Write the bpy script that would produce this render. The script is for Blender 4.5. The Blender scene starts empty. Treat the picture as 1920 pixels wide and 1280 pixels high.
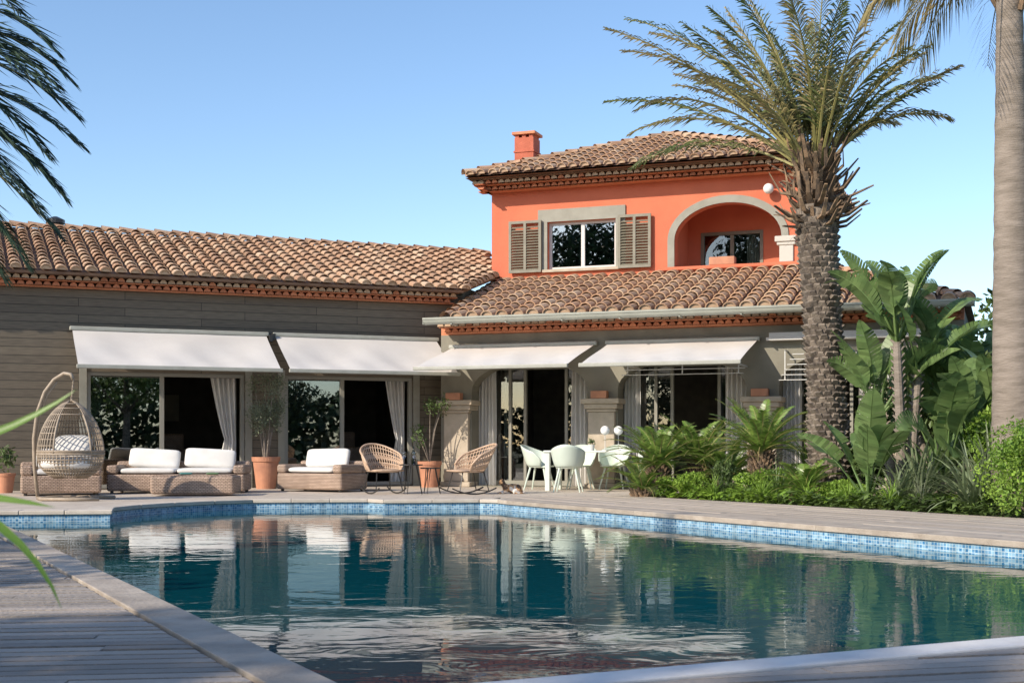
import bpy, bmesh, math, random
from mathutils import Vector, Matrix
R=random.Random(7)
rad=math.radians
scene=bpy.context.scene
COL=scene.collection
V=Vector
# ------------------------------------------------------------------ materials
def base(name):
    m=bpy.data.materials.new(name); m.use_nodes=True
    nt=m.node_tree; n=nt.nodes; b=n['Principled BSDF']
    return m,nt,n,b
def c4(c): return (c[0],c[1],c[2],1)
def mk(name,c1,c2=None,rough=.6,scale=4,ramp=None,island=0,bump=0,bscale=40,metal=0,transl=0,spec=.5,stretch=(1,1,1),lo=.35,hi=.65):
    m,nt,n,b=base(name); L=nt.links.new
    b.inputs['Roughness'].default_value=rough; b.inputs['Metallic'].default_value=metal
    b.inputs['Specular IOR Level'].default_value=spec
    tc=n.new('ShaderNodeTexCoord'); mp=n.new('ShaderNodeMapping'); mp.inputs['Scale'].default_value=stretch
    L(tc.outputs['Object'],mp.inputs['Vector'])
    no=n.new('ShaderNodeTexNoise'); no.inputs['Scale'].default_value=scale; no.inputs['Detail'].default_value=6
    L(mp.outputs[0],no.inputs['Vector'])
    mr=n.new('ShaderNodeMapRange'); mr.inputs[1].default_value=lo; mr.inputs[2].default_value=hi
    L(no.outputs['Fac'],mr.inputs[0])
    mx=n.new('ShaderNodeMixRGB'); mx.inputs[1].default_value=c4(c1); mx.inputs[2].default_value=c4(c2 or c1)
    L(mr.outputs[0],mx.inputs[0]); out=mx.outputs[0]
    if ramp or island:
        g=n.new('ShaderNodeNewGeometry')
    if ramp:
        cr=n.new('ShaderNodeValToRGB'); e=cr.color_ramp
        while len(e.elements)<len(ramp): e.elements.new(.5)
        for i,c in enumerate(ramp):
            e.elements[i].position=i/(len(ramp)-1); e.elements[i].color=c4(c)
        L(g.outputs['Random Per Island'],cr.inputs[0])
        m2=n.new('ShaderNodeMixRGB'); m2.inputs[0].default_value=.3; L(cr.outputs[0],m2.inputs[1]); L(out,m2.inputs[2]); out=m2.outputs[0]
    if island:
        mr2=n.new('ShaderNodeMapRange'); mr2.inputs[3].default_value=1-island; mr2.inputs[4].default_value=1+island
        L(g.outputs['Random Per Island'],mr2.inputs[0])
        hs=n.new('ShaderNodeHueSaturation'); L(out,hs.inputs['Color']); L(mr2.outputs[0],hs.inputs['Value']); out=hs.outputs[0]
    L(out,b.inputs['Base Color'])
    if bump:
        n2=n.new('ShaderNodeTexNoise'); n2.inputs['Scale'].default_value=bscale; n2.inputs['Detail'].default_value=4
        L(mp.outputs[0],n2.inputs['Vector'])
        bp=n.new('ShaderNodeBump'); bp.inputs['Strength'].default_value=bump; bp.inputs['Distance'].default_value=.02
        L(n2.outputs['Fac'],bp.inputs['Height']); L(bp.outputs[0],b.inputs['Normal'])
    if transl:
        tr=n.new('ShaderNodeBsdfTranslucent'); L(out,tr.inputs['Color'])
        ms=n.new('ShaderNodeMixShader'); ms.inputs[0].default_value=transl
        L(b.outputs[0],ms.inputs[1]); L(tr.outputs[0],ms.inputs[2]); L(ms.outputs[0],n['Material Output'].inputs[0])
    return m
def brick(name,c1,c2,mortar,w,h,ms=.01,rough=.6,axes='xz',var=.35,bump=.4,offset=.5,nscale=3,stretch=(1,1,1),uv=False,bias=0):
    m,nt,n,b=base(name); L=nt.links.new
    b.inputs['Roughness'].default_value=rough
    tc=n.new('ShaderNodeTexCoord')
    if uv: vec=tc.outputs['UV']
    else:
        s=n.new('ShaderNodeSeparateXYZ'); L(tc.outputs['Object'],s.inputs[0]); cb=n.new('ShaderNodeCombineXYZ')
        if axes=='xz': L(s.outputs[0],cb.inputs[0]); L(s.outputs[2],cb.inputs[1])
        elif axes=='xy': L(s.outputs[0],cb.inputs[0]); L(s.outputs[1],cb.inputs[1])
        else:
            ad=n.new('ShaderNodeMath'); L(s.outputs[0],ad.inputs[0]); L(s.outputs[1],ad.inputs[1]); L(ad.outputs[0],cb.inputs[0]); L(s.outputs[2],cb.inputs[1])
        vec=cb.outputs[0]
    br=n.new('ShaderNodeTexBrick'); L(vec,br.inputs['Vector']); br.offset=offset
    br.inputs['Color1'].default_value=c4(c1); br.inputs['Color2'].default_value=c4(c2); br.inputs['Mortar'].default_value=c4(mortar)
    br.inputs['Scale'].default_value=1; br.inputs['Mortar Size'].default_value=ms; br.inputs['Brick Width'].default_value=w; br.inputs['Row Height'].default_value=h
    br.inputs['Bias'].default_value=bias
    no=n.new('ShaderNodeTexNoise'); no.inputs['Scale'].default_value=nscale; no.inputs['Detail'].default_value=6
    mp=n.new('ShaderNodeMapping'); mp.inputs['Scale'].default_value=stretch; L(tc.outputs['Object'],mp.inputs[0]); L(mp.outputs[0],no.inputs['Vector'])
    mr=n.new('ShaderNodeMapRange'); mr.inputs[1].default_value=.3; mr.inputs[2].default_value=.7; mr.inputs[3].default_value=1-var; mr.inputs[4].default_value=1+var
    L(no.outputs['Fac'],mr.inputs[0])
    hs=n.new('ShaderNodeHueSaturation'); L(br.outputs['Color'],hs.inputs['Color']); L(mr.outputs[0],hs.inputs['Value'])
    L(hs.outputs[0],b.inputs['Base Color'])
    if bump:
        bp=n.new('ShaderNodeBump'); bp.inputs['Strength'].default_value=bump; bp.inputs['Distance'].default_value=.01; bp.invert=True
        L(br.outputs['Fac'],bp.inputs['Height']); L(bp.outputs[0],b.inputs['Normal'])
    return m
def glassmat(name,refl,tint=(.8,.85,.85)):
    m,nt,n,b=base(name); L=nt.links.new
    n.remove(b)
    t=n.new('ShaderNodeBsdfTransparent'); t.inputs[0].default_value=c4(tint)
    g=n.new('ShaderNodeBsdfGlossy'); g.inputs['Roughness'].default_value=.01
    lw=n.new('ShaderNodeFresnel'); lw.inputs[0].default_value=1.6
    a=n.new('ShaderNodeMath'); a.use_clamp=True; a.inputs[1].default_value=refl; L(lw.outputs[0],a.inputs[0])
    ms=n.new('ShaderNodeMixShader'); L(a.outputs[0],ms.inputs[0]); L(t.outputs[0],ms.inputs[1]); L(g.outputs[0],ms.inputs[2])
    L(ms.outputs[0],n['Material Output'].inputs[0]); return m
m_orange=mk('coral_plaster',(.66,.185,.095),(.58,.155,.08),.85,1.2,bump=.25,bscale=60)
m_grey=mk('greygreen_plaster',(.25,.235,.185),(.20,.185,.145),.85,2,bump=.15)
m_trim=mk('grey_trim',(.30,.29,.24),(.25,.24,.195),.6,4)
m_shut=mk('shutter_paint',(.235,.215,.16),(.19,.175,.13),.5,6)
m_clad=brick('wood_cladding',(.160,.131,.092),(.125,.102,.073),(.030,.026,.02),2.3,.158,.005,.65,'xz',.22,.7,.37,4,(1,1,12))
m_tile=mk('roof_tile',(.34,.19,.11),(.56,.39,.26),.85,5,ramp=[(.25,.14,.08),(.54,.33,.20),(.38,.215,.125),(.62,.44,.29),(.31,.18,.11),(.56,.37,.235),(.45,.26,.15),(.68,.51,.35),(.28,.175,.11)],bump=.3)
m_tilepan=mk('roof_pan_tile',(.17,.095,.06),(.25,.15,.095),.9,6)
m_mortar=mk('cream_mortar',(.60,.43,.29),(.46,.31,.20),.9,6)
m_terra=mk('terracotta',(.56,.22,.11),(.44,.16,.08),.8,6,island=.25)
m_terrapot=mk('terracotta_pot',(.56,.26,.15),(.44,.20,.12),.8,5,bump=.1)
m_stone=mk('column_stone',(.52,.44,.34),(.43,.36,.27),.85,6,bump=.25,bscale=50)
m_white=mk('white_fabric',(.80,.77,.73),(.74,.71,.67),.85,1.5,transl=.2,bump=.1,bscale=15)
m_cush=mk('cushion_fabric',(.72,.70,.66),(.66,.64,.60),.9,5,bump=.25,bscale=12)
m_lightmetal=mk('light_metal',(.40,.40,.35),(.34,.34,.29),.45,5)
m_gutter=mk('gutter_metal',(.34,.345,.29),(.29,.295,.25),.45,5)
m_frame=mk('window_frame',(.28,.27,.23),None,.4)
m_framew=mk('pale_frame',(.62,.61,.57),None,.4)
m_glass=glassmat('window_glass',.06,(.75,.78,.76))
m_glass2=glassmat('garden_glass',.28,(.6,.66,.64))
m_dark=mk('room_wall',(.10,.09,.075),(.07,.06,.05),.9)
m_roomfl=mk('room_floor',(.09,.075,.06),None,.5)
m_wood=mk('deck_wood',(.40,.345,.295),(.26,.225,.19),.75,3,ramp=[(.40,.345,.295),(.20,.17,.145),(.47,.40,.34),(.27,.23,.195),(.42,.36,.305),(.23,.20,.17)],bump=.6,bscale=30)
m_woodp=mk('boardwalk_wood',(.50,.43,.355),(.36,.31,.255),.75,3,ramp=[(.50,.43,.35),(.32,.275,.23),(.56,.48,.40),(.40,.345,.28),(.52,.45,.37),(.35,.30,.25)],bump=.5,bscale=30)
m_border=mk('border_wood',(.50,.43,.35),(.36,.30,.24),.7,4,island=.12,bump=.4)
m_stonefl=brick('terrace_stone',(.58,.50,.41),(.53,.455,.37),(.36,.31,.26),.62,.42,.006,.7,'xy',.12,.3)
m_coping=mk('coping_stone',(.62,.55,.46),(.53,.46,.38),.75,5,island=.08,bump=.15)
m_copw=mk('white_coping',(.72,.70,.67),(.64,.61,.58),.7,5,island=.03,bump=.15)
m_mosaic=brick('pool_mosaic',(.03,.16,.34),(.30,.49,.62),(.46,.56,.60),.038,.034,.003,.25,'xz',.3,.1,0,9,(1,1,1),uv=True,bias=-.05)
m_soil=mk('soil',(.10,.075,.05),(.06,.07,.03),.95,2,bump=.5)
m_ground=mk('ground_grass',(.035,.06,.018),(.06,.075,.025),.95,.6,bump=.3)
m_wick=brick('wicker',(.56,.41,.31),(.42,.30,.22),(.13,.085,.06),.06,.026,.004,.6,'s',.2,1.0)
m_rattan=mk('rattan_cane',(.60,.43,.30),(.48,.33,.22),.5,12)
m_cane=mk('grey_cane',(.40,.32,.235),(.30,.24,.175),.5,12)
m_black=mk('black_metal',(.03,.028,.026),None,.4)
m_mint=mk('mint_plastic',(.62,.70,.61),(.58,.66,.57),.4,3)
m_tablew=mk('pale_table',(.66,.70,.63),None,.4)
m_globe=mk('globe_glass',(.85,.85,.82),None,.3)
m_bark=mk('palm_bark',(.25,.205,.16),(.11,.088,.07),.95,9,island=.4,bump=.6)
m_boot=mk('palm_boot',(.26,.17,.10),(.10,.073,.052),.9,8,island=.5,bump=.3)
m_smooth=mk('smooth_trunk',(.30,.25,.205),(.20,.165,.13),.9,3,stretch=(1,1,5),bump=.6,bscale=14)
m_rach=mk('frond_rib',(.36,.32,.12),(.28,.26,.09),.5)
m_frond=mk('frond_leaf',(.09,.125,.035),(.16,.18,.06),.45,1.5,island=.4,transl=.3)
m_frondg=mk('frond_gold',(.24,.21,.08),(.33,.26,.12),.55,1.5,island=.35,transl=.3)
m_frondb=mk('frond_blue',(.025,.050,.034),(.045,.075,.045),.4,1.5,island=.4,transl=.15)
m_cyc=mk('cycad_leaf',(.11,.20,.035),(.21,.31,.06),.3,2,island=.35,transl=.25)
m_banana=mk('banana_leaf',(.12,.20,.065),(.20,.29,.10),.35,3,island=.3,transl=.35)
m_shrub=mk('shrub_leaf',(.07,.12,.03),(.13,.19,.055),.5,1.5,island=.45,transl=.25)
m_hedge=mk('hedge_leaf',(.025,.045,.014),(.045,.075,.022),.6,1.5,island=.45)
m_lime=mk('lime_leaf',(.28,.42,.06),(.17,.30,.045),.5,2,island=.4,transl=.35)
m_gray=mk('greygreen_leaf',(.22,.27,.15),(.14,.19,.09),.5,2,island=.35,transl=.2)
m_near=mk('near_leaf',(.22,.42,.05),(.30,.48,.08),.35,2,transl=.4)
m_olive=mk('olive_leaf',(.15,.18,.10),(.20,.22,.14),.5,3,island=.4,transl=.2)
m_curt=mk('curtain_fabric',(.86,.84,.80),(.80,.78,.74),.9,4,transl=.3)
m_bottle=mk('bottle_glass',(.015,.02,.012),None,.1)
# ------------------------------------------------------------------ builders
WM={}
class MB:
    def __init__(s): s.v=[];s.f=[];s.m=[];s.uv=None
    def add(s,vs,fs,mi=0):
        o=len(s.v); s.v+= [tuple(p) for p in vs]
        for f in fs: s.f.append([i+o for i in f]); s.m.append(mi)
    def box(s,x0,x1,y0,y1,z0,z1,mi=0,M=None):
        vs=[V((x,y,z)) for x in(x0,x1) for y in(y0,y1) for z in(z0,z1)]
        if M: vs=[M@p for p in vs]
        s.add(vs,[(0,1,3,2),(4,6,7,5),(0,4,5,1),(2,3,7,6),(0,2,6,4),(1,5,7,3)],mi)
    def tube(s,pts,r,n=6,mi=0,caps=True,closed=False):
        pts=[V(p) for p in pts]; k=len(pts)
        rr=r if isinstance(r,(list,tuple)) else [r]*k
        vs=[];up=None
        for i in range(k):
            if closed: t=pts[(i+1)%k]-pts[i-1]
            else: t=pts[min(i+1,k-1)]-pts[max(i-1,0)]
            if t.length<1e-9: t=V((0,0,1))
            t.normalize()
            if up is None: up=t.orthogonal().normalized()
            a=(up-t*up.dot(t))
            a=a.normalized() if a.length>1e-6 else t.orthogonal().normalized()
            up=a; b=t.cross(a)
            for j in range(n):
                q=2*math.pi*j/n; vs.append(pts[i]+(a*math.cos(q)+b*math.sin(q))*rr[i])
        fs=[]
        for i in range(k if closed else k-1):
            i2=(i+1)%k
            for j in range(n):
                j2=(j+1)%n; fs.append((i*n+j,i*n+j2,i2*n+j2,i2*n+j))
        if caps and not closed: fs.append(tuple(range(n))[::-1]); fs.append(tuple((k-1)*n+j for j in range(n)))
        s.add(vs,fs,mi)
    def lathe(s,prof,c=(0,0,0),n=24,mi=0):
        vs=[];k=len(prof)
        for (r,z) in prof:
            for j in range(n): q=2*math.pi*j/n; vs.append((c[0]+r*math.cos(q),c[1]+r*math.sin(q),c[2]+z))
        fs=[(i*n+j,i*n+(j+1)%n,(i+1)*n+(j+1)%n,(i+1)*n+j) for i in range(k-1) for j in range(n)]
        s.add(vs,fs,mi)
    def sphere(s,c,r,n=14,mi=0,sz=1):
        s.lathe([(max(1e-4,r*math.sin(math.pi*i/n)),-r*sz*math.cos(math.pi*i/n)) for i in range(n+1)],c,n*2,mi)
    def sell(s,c,hx,hy,hz,e=.35,ez=.7,n=28,k=14,mi=0,M=None):
        def p(w,e): return math.copysign(abs(w)**e,w)
        vs=[]
        for i in range(k+1):
            a=-math.pi/2+math.pi*i/k
            for j in range(n):
                b=2*math.pi*j/n
                q=V((c[0]+hx*p(math.cos(a),ez)*p(math.cos(b),e),c[1]+hy*p(math.cos(a),ez)*p(math.sin(b),e),c[2]+hz*p(math.sin(a),.7)))
                vs.append(M@q if M else q)
        s.add(vs,[(i*n+j,i*n+(j+1)%n,(i+1)*n+(j+1)%n,(i+1)*n+j) for i in range(k) for j in range(n)],mi)
    def grid(s,fn,nu,nv,mi=0):
        vs=[fn(i/nu,j/nv) for i in range(nu+1) for j in range(nv+1)]
        s.add(vs,[(i*(nv+1)+j,(i+1)*(nv+1)+j,(i+1)*(nv+1)+j+1,i*(nv+1)+j+1) for i in range(nu) for j in range(nv)],mi)
    def obj(s,name,mats,parent=None,W=None,smooth=False,bevel=0,solid=0,top=None):
        me=bpy.data.meshes.new(name); me.from_pydata(s.v,[],s.f)
        if not isinstance(mats,(list,tuple)): mats=[mats]
        for m in mats: me.materials.append(m)
        me.polygons.foreach_set('material_index',s.m)
        if smooth: me.polygons.foreach_set('use_smooth',[True]*len(s.f))
        me.update()
        return finish(me,name,parent,W,bevel,solid,top)
def finish(me,name,parent,W,bevel=0,solid=0,top=None):
    o=bpy.data.objects.new(name,me); COL.objects.link(o)
    if solid:
        q=o.modifiers.new('s','SOLIDIFY'); q.thickness=solid; q.offset=0
    if bevel:
        q=o.modifiers.new('b','BEVEL'); q.width=bevel; q.segments=3; q.limit_method='ANGLE'
    place(o,parent,W)
    if top:
        tag(o,*top)
    return o
def place(o,parent,W):
    if parent:
        pw=WM[parent.name]; W=W if W is not None else pw
        o.parent=parent; o.matrix_parent_inverse=pw.inverted()
    W=W if W is not None else Matrix.Identity(4)
    o.matrix_basis=W; WM[o.name]=W.copy()
def tag(o,label,cat,group=None,kind=None):
    o['label']=label; o['category']=cat
    if group: o['group']=group
    if kind: o['kind']=kind
def TR(x,y,z=0,r=0): return Matrix.Translation((x,y,z))@Matrix.Rotation(rad(r),4,'Z')
def thing(name,label,cat,x,y,z=0,r=0,group=None):
    e=bpy.data.objects.new(name,None); e.empty_display_size=.2; COL.objects.link(e)
    place(e,None,TR(x,y,z,r)); tag(e,label,cat,group); return e
def copy_thing(t,x,y,z=0,r=0,label=None):
    def rec(o,par):
        c=o.copy(); COL.objects.link(c)
        inv=o.matrix_parent_inverse.copy(); mb_=o.matrix_basis.copy()
        if par:
            c.parent=par; c.matrix_parent_inverse=inv; c.matrix_basis=mb_
        for ch in [q for q in bpy.data.objects if q.parent==o]: rec(ch,c)
        return c
    n=rec(t,None); n.matrix_basis=TR(x,y,z,r)
    if label: n['label']=label
    return n
def plate(name,outer,holes,y0,y1,mats,parent=None,W=None,horizontal=False,bevel=0):
    cu=bpy.data.curves.new('t','CURVE'); cu.dimensions='2D'; cu.fill_mode='BOTH'; cu.extrude=(y1-y0)/2
    for poly in [outer]+holes:
        sp=cu.splines.new('POLY'); sp.points.add(len(poly)-1)
        for p,q in zip(sp.points,poly): p.co=(q[0],q[1],0,1)
        sp.use_cyclic_u=True
    ob=bpy.data.objects.new('t',cu); COL.objects.link(ob)
    dg=bpy.context.evaluated_depsgraph_get(); me=bpy.data.meshes.new_from_object(ob.evaluated_get(dg))
    bpy.data.objects.remove(ob); me.name=name
    mid=(y0+y1)/2
    for v in me.vertices:
        x,y,z=v.co
        v.co=(x,y,z+mid) if horizontal else (x,mid-z,y)
    me.materials.clear()
    for m in (mats if isinstance(mats,(list,tuple)) else [mats]): me.materials.append(m)
    for p in me.polygons: p.material_index=0; p.use_smooth=False
    return finish(me,name,parent,W,bevel)
def inside(x,y,poly):
    c=False;n=len(poly)
    for i in range(n):
        x1,y1=poly[i];x2,y2=poly[i-1]
        if (y1>y)!=(y2>y) and x<(x2-x1)*(y-y1)/(y2-y1)+x1: c=not c
    return c
def offs(path,d):
    out=[]
    for i,p in enumerate(path):
        a=V(path[max(i-1,0)]);b=V(path[min(i+1,len(path)-1)]);p=V(p)
        def nrm(q): q=q.normalized(); return V((-q.y,q.x))
        ns=[]
        if i>0: ns.append(nrm(p-a))
        if i<len(path)-1: ns.append(nrm(b-p))
        n=ns[0] if len(ns)==1 else (ns[0]+ns[1]).normalized()
        k=1 if len(ns)==1 else 1/max(.5,n.dot(ns[0]))
        out.append(p+n*d*k)
    return out
def strip(mb,path,d0,d1,z0,z1,seg=None,gap=.004):
    pts=[V(path[0])]
    for a,b in zip(path[:-1],path[1:]):
        a=V(a);b=V(b);k=max(1,int((b-a).length/(seg or 99)))
        for i in range(1,k+1): pts.append(a+(b-a)*i/k)
    A=offs(pts,d0);B=offs(pts,d1)
    for i in range(len(pts)-1):
        t=(A[i+1]-A[i]).normalized()*gap/2
        q=[A[i]+t,A[i+1]-t,B[i+1]-t,B[i]+t]
        vs=[(p.x,p.y,z) for z in(z0,z1) for p in q]
        mb.add(vs,[(0,3,2,1),(4,5,6,7),(0,1,5,4),(1,2,6,5),(2,3,7,6),(3,0,4,7)])
def deck(name,poly,ang,bw,z1,th,mat,label,gap=.013):
    bm=bmesh.new(); a=rad(ang); ux=V((math.cos(a),math.sin(a)));uy=V((-math.sin(a),math.cos(a)))
    us=[V(p).dot(ux) for p in poly];vs=[V(p).dot(uy) for p in poly]
    v=min(vs)
    while v<max(vs):
        u=min(us)-R.random()*3
        while u<max(us):
            L=R.uniform(2.2,3.8); dz=R.uniform(-.004,.002)
            c=[]
            for z in (z1-th,z1+dz):
                for (p,q) in((u,v),(u+L-.006,v),(u+L-.006,v+bw-gap),(u,v+bw-gap)):
                    w=ux*p+uy*q; c.append(bm.verts.new((w.x,w.y,z)))
            for f in((4,5,6,7),(0,1,5,4),(1,2,6,5),(2,3,7,6),(3,0,4,7)): bm.faces.new([c[i] for i in f])
            u+=L
        v+=bw
    cx=sum(p[0] for p in poly)/len(poly);cy=sum(p[1] for p in poly)/len(poly)
    for i in range(len(poly)):
        p=V(poly[i]);q=V(poly[(i+1)%len(poly)]);d=(q-p).normalized();n=V((d.y,-d.x))
        if (V((cx,cy))-p).dot(n)>0: n=-n
        bmesh.ops.bisect_plane(bm,geom=bm.verts[:]+bm.edges[:]+bm.faces[:],plane_co=(p.x,p.y,0),plane_no=(n.x,n.y,0),clear_outer=True)
    me=bpy.data.meshes.new(name);bm.to_mesh(me);bm.free();me.materials.append(mat)
    o=finish(me,name,None,None); o['kind']='structure'; o['label']=label; o['category']='deck'; return o
# ------------------------------------------------------------------ ground, pool, terrace
WZ=-.135
pool=[(-.54,4.54),(6.48,7.95),(-.05,20.1),(-.2,20.5),(-.5,20.65),(-1.96,20.45),(-2.24,20.8),(-4.0,20.55),(-4.5,20.1),(-4.95,19.5),(-5.25,18.8),(-5.4,18.0),(-5.2,17.25),(-6.87,17.0)]
big=[p for p in offs(pool+[pool[0]],-.1)][:-1]
o=plate('ground',[(-500,-300),(500,-300),(500,900),(-500,900)],[[(p.x,p.y) for p in big]],-.25,-.05,m_ground,horizontal=True)
tag(o,'grassy ground around the house and the pool','ground',kind='structure')
o=plate('terrace',[(-16,17.0),pool[13],pool[12],pool[11],pool[10],pool[9],pool[8],pool[7],pool[6],pool[5],pool[4],(-.1,22.0),(2.0,22.1),(3.2,24.0),(12,20.5),(12,34),(-16,34)],[],-.034,0,m_stonefl,horizontal=True)
tag(o,'pale beige stone paved terrace between pool and house','terrace',kind='structure')
o=plate('garden_bed',[(2.0,22.1),(3.2,24.0),(12,20.5),(14,8),(9.6,9.3)],[],-.034,-.01,m_soil,horizontal=True)
tag(o,'soil of the planted garden bed','soil',kind='structure')
# water
mw,nt,n,b=base('pool_water_surface')
b.inputs['Base Color'].default_value=(.003,.080,.102,1); b.inputs['Roughness'].default_value=.012; b.inputs['IOR'].default_value=1.40
tc=n.new('ShaderNodeTexCoord');mp=n.new('ShaderNodeMapping');mp.inputs['Scale'].default_value=(1.0,1.5,1)
no=n.new('ShaderNodeTexNoise');no.inputs['Scale'].default_value=2.1;no.inputs['Detail'].default_value=3;no.inputs['Roughness'].default_value=.5;no.inputs['Distortion'].default_value=.7
bp=n.new('ShaderNodeBump');bp.inputs['Strength'].default_value=.05;bp.inputs['Distance'].default_value=.06
nt.links.new(tc.outputs['Object'],mp.inputs[0]);nt.links.new(mp.outputs[0],no.inputs['Vector']);nt.links.new(no.outputs['Fac'],bp.inputs['Height']);nt.links.new(bp.outputs[0],b.inputs['Normal'])
o=plate('water',pool,[],WZ-.02,WZ,mw,horizontal=True); tag(o,'rippled teal swimming pool water','water',kind='structure')
P=thing('swimming_pool','swimming pool with blue mosaic lining and pale coping','swimming pool',-.5,12)
def wallribbon(pts):
    me=bpy.data.meshes.new('mosaic_wall'); vs=[];fs=[];uvs=[];u=0
    for i in range(len(pts)-1):
        a=V(pts[i]);b=V(pts[i+1]);L=(b-a).length;k=len(vs)
        vs+=[(a.x,a.y,-.7),(b.x,b.y,-.7),(b.x,b.y,-.03),(a.x,a.y,-.03)];fs.append((k,k+1,k+2,k+3));uvs+=[(u,0),(u+L,0),(u+L,.67),(u,.67)];u+=L
    me.from_pydata(vs,[],fs);ul=me.uv_layers.new()
    for i,q in enumerate(uvs): ul.data[i].uv=q
    me.materials.append(m_mosaic);return finish(me,'mosaic_wall',P,Matrix.Identity(4))
wallribbon(pool+[pool[0]])
I4=Matrix.Identity(4)
mb=MB(); strip(mb,pool[3:14],-.30,.03,-.04,.018,.55,.005); mb.obj('stone_coping',m_coping,P,I4,bevel=.012)
mb=MB(); strip(mb,[pool[0],pool[1]],-.17,.03,-.04,.018,3.9,.002); mb.obj('white_coping',m_copw,P,I4,bevel=.010)
mb=MB(); strip(mb,[pool[1],pool[2],pool[3]],-.17,.03,-.04,.018,3.0,.005);strip(mb,[pool[1],pool[2],pool[3]],-.35,-.180,-.04,.018,2.6,.005);mb.obj('timber_border',m_border,P,I4,bevel=.006)
mb=MB(); strip(mb,[pool[13],pool[0]],-.20,.03,-.04,.018,3.2,.005); mb.obj('timber_border',m_border,P,I4,bevel=.006)
deck('left_deck',[(-.54-.20,4.54-.1),(-6.87-.20,17.0-.1),(-13,16.9),(-13,-2),(-.56,-2)],7,.118,.010,.03,m_wood,'weathered grey timber deck with long narrow boards',.026)
deck('near_deck',[(-.54,4.33),(6.48,7.74),(12,7.74),(12,-2),(-.54,-2)],14,.118,.008,.03,m_wood,'weathered grey timber deck beside pale pool coping',.024)
deck('right_deck',[(-.2,20.8),(6.75,8.0),(9.9,9.0),(2.05,22.05),(-.15,22.2)],-62,.125,.010,.03,m_woodp,'pale timber boardwalk between pool and planted bed',.016)
# ------------------------------------------------------------------ house
H=thing('house','coral two storey villa with barrel tile roofs and timber clad wing','house',-1,27)
ML=TR(-1.05,28.22,0,22.51); MR=TR(-1.46,27.45,0,-20.36)
def tilef(o,u,v,w):
    o=V(o);u=V(u);v=V(v).normalized();w=V(w).normalized()
    return lambda a,b,c:o+u*a+v*b+w*c
def tiles(mb,F,poly,sp=.24,ex=.33,rb=.098,eave=True):
    us=[p[0] for p in poly];vs=[p[1] for p in poly]
    nu=int((max(us)-min(us))/sp)+1
    for i in range(nu+1):
        u=min(us)+sp*(i+.5)
        v=min(vs); first=True
        while v<max(vs):
            if inside(u,v+.12,poly) or (first and inside(u,v+.05,poly)):
                ju=R.uniform(-.009,.009);jt=R.uniform(-.009,.009);jw=R.uniform(-.006,.008)
                v0=v-.05+R.uniform(-.014,.014);v1=v+ex+.04;pts=[];k=7
                for (vv,r,w0,dx) in((v0,rb,.05+jw,0),(v1,rb*.8,.008,jt)):
                    for q in range(k):
                        a=math.pi*q/(k-1);pts.append(F(u+ju+dx-r*math.cos(a),vv,w0+r*math.sin(a)*.85))
                for q in range(k):
                    a=math.pi*q/(k-1);r=rb*.82;pts.append(F(u+ju-r*math.cos(a),v0,.05+jw+r*math.sin(a)*.85-.002))
                fs=[(q,q+1,k+q+1,k+q) for q in range(k-1)]+[(q+1,q,2*k+q,2*k+q+1) for q in range(k-1)]
                mb.add(pts,fs,0)
                if first and eave:
                    pts=[F(u+ju-rb*.83*math.cos(math.pi*q/(k-1)),v0+.03,.04+rb*.83*math.sin(math.pi*q/(k-1))*.85) for q in range(k)]
                    mb.add(pts,[tuple(range(k))],1)
                first=False
            v+=ex
    return mb
def ridge(mb,p0,p1,r=.115,step=.38,lift=.05):
    p0=V(p0);p1=V(p1);d=(p1-p0);L=d.length;d.normalize();s=d.cross(V((0,0,1))).normalized();n=s.cross(d)
    i=0
    while i*step<L:
        a=p0+d*(i*step-.03);b=p0+d*min(L+.05,i*step+step+.03);k=7;pts=[]
        for (c,rr,h) in((a,r,lift+.03),(b,r*.8,lift)):
            for q in range(k):
                t=math.pi*q/(k-1);pts.append(c+s*(-rr*math.cos(t))+n*(h-.04+rr*math.sin(t)))
        mb.add(pts,[(q,q+1,k+q+1,k+q) for q in range(k-1)],0);i+=1
def genoise(mb,x0,x1,ye,yw,z,axis='x',X=0):
    def T(a,b,c): return (a,b,c) if axis=='x' else (X+(b-ye)*1.0,a,c)
    def bx(a0,a1,b0,b1,c0,c1,mi):
        p=[T(a,b,c) for a in(a0,a1) for b in(b0,b1) for c in(c0,c1)]
        mb.add(p,[(0,1,3,2),(4,6,7,5),(0,4,5,1),(2,3,7,6),(0,2,6,4),(1,5,7,3)],mi)
    d=yw-ye
    bx(x0,x1,ye+.08,yw,z-.03,z-.005,2)
    bx(x0+.03,x1-.03,ye+d*.34,yw,z-.125,z-.105,0)
    bx(x0+.05,x1-.05,ye+d*.64,yw,z-.225,z-.205,0)
    for (yy,zz,sh,mi) in((ye+d*.20,z-.105,0,1),(ye+d*.5,z-.205,.08,0)):
        x=x0+.1+sh
        while x<x1-.1:
            k=6;r=.068;h=.074
            J=R.uniform(-.008,.008)
            pts=[T(x+r*math.cos(math.pi*q/(k-1)),y2+J,zz+h*math.sin(math.pi*q/(k-1))) for y2 in(yy,yw) for q in range(k)]
            mb.add(pts,[(q,q+1,k+q+1,k+q) for q in range(k-1)]+[tuple(range(k))],mi if R.random()<.8 else 0)
            x+=.155
DH=2.25
d1=(-7.6,-4.6);d2=(-3.8,-1.1)
plate('wall',[(-13,0),(0.0,0),(0.0,4.0),(-13,4.0)],[[(d1[0],.02),(d1[1],.02),(d1[1],DH),(d1[0],DH)],[(d2[0],.02),(d2[1],.02),(d2[1],DH),(d2[0],DH)]],0,.25,m_clad,H,ML)['label']='grey brown timber clad wing wall'
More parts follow.
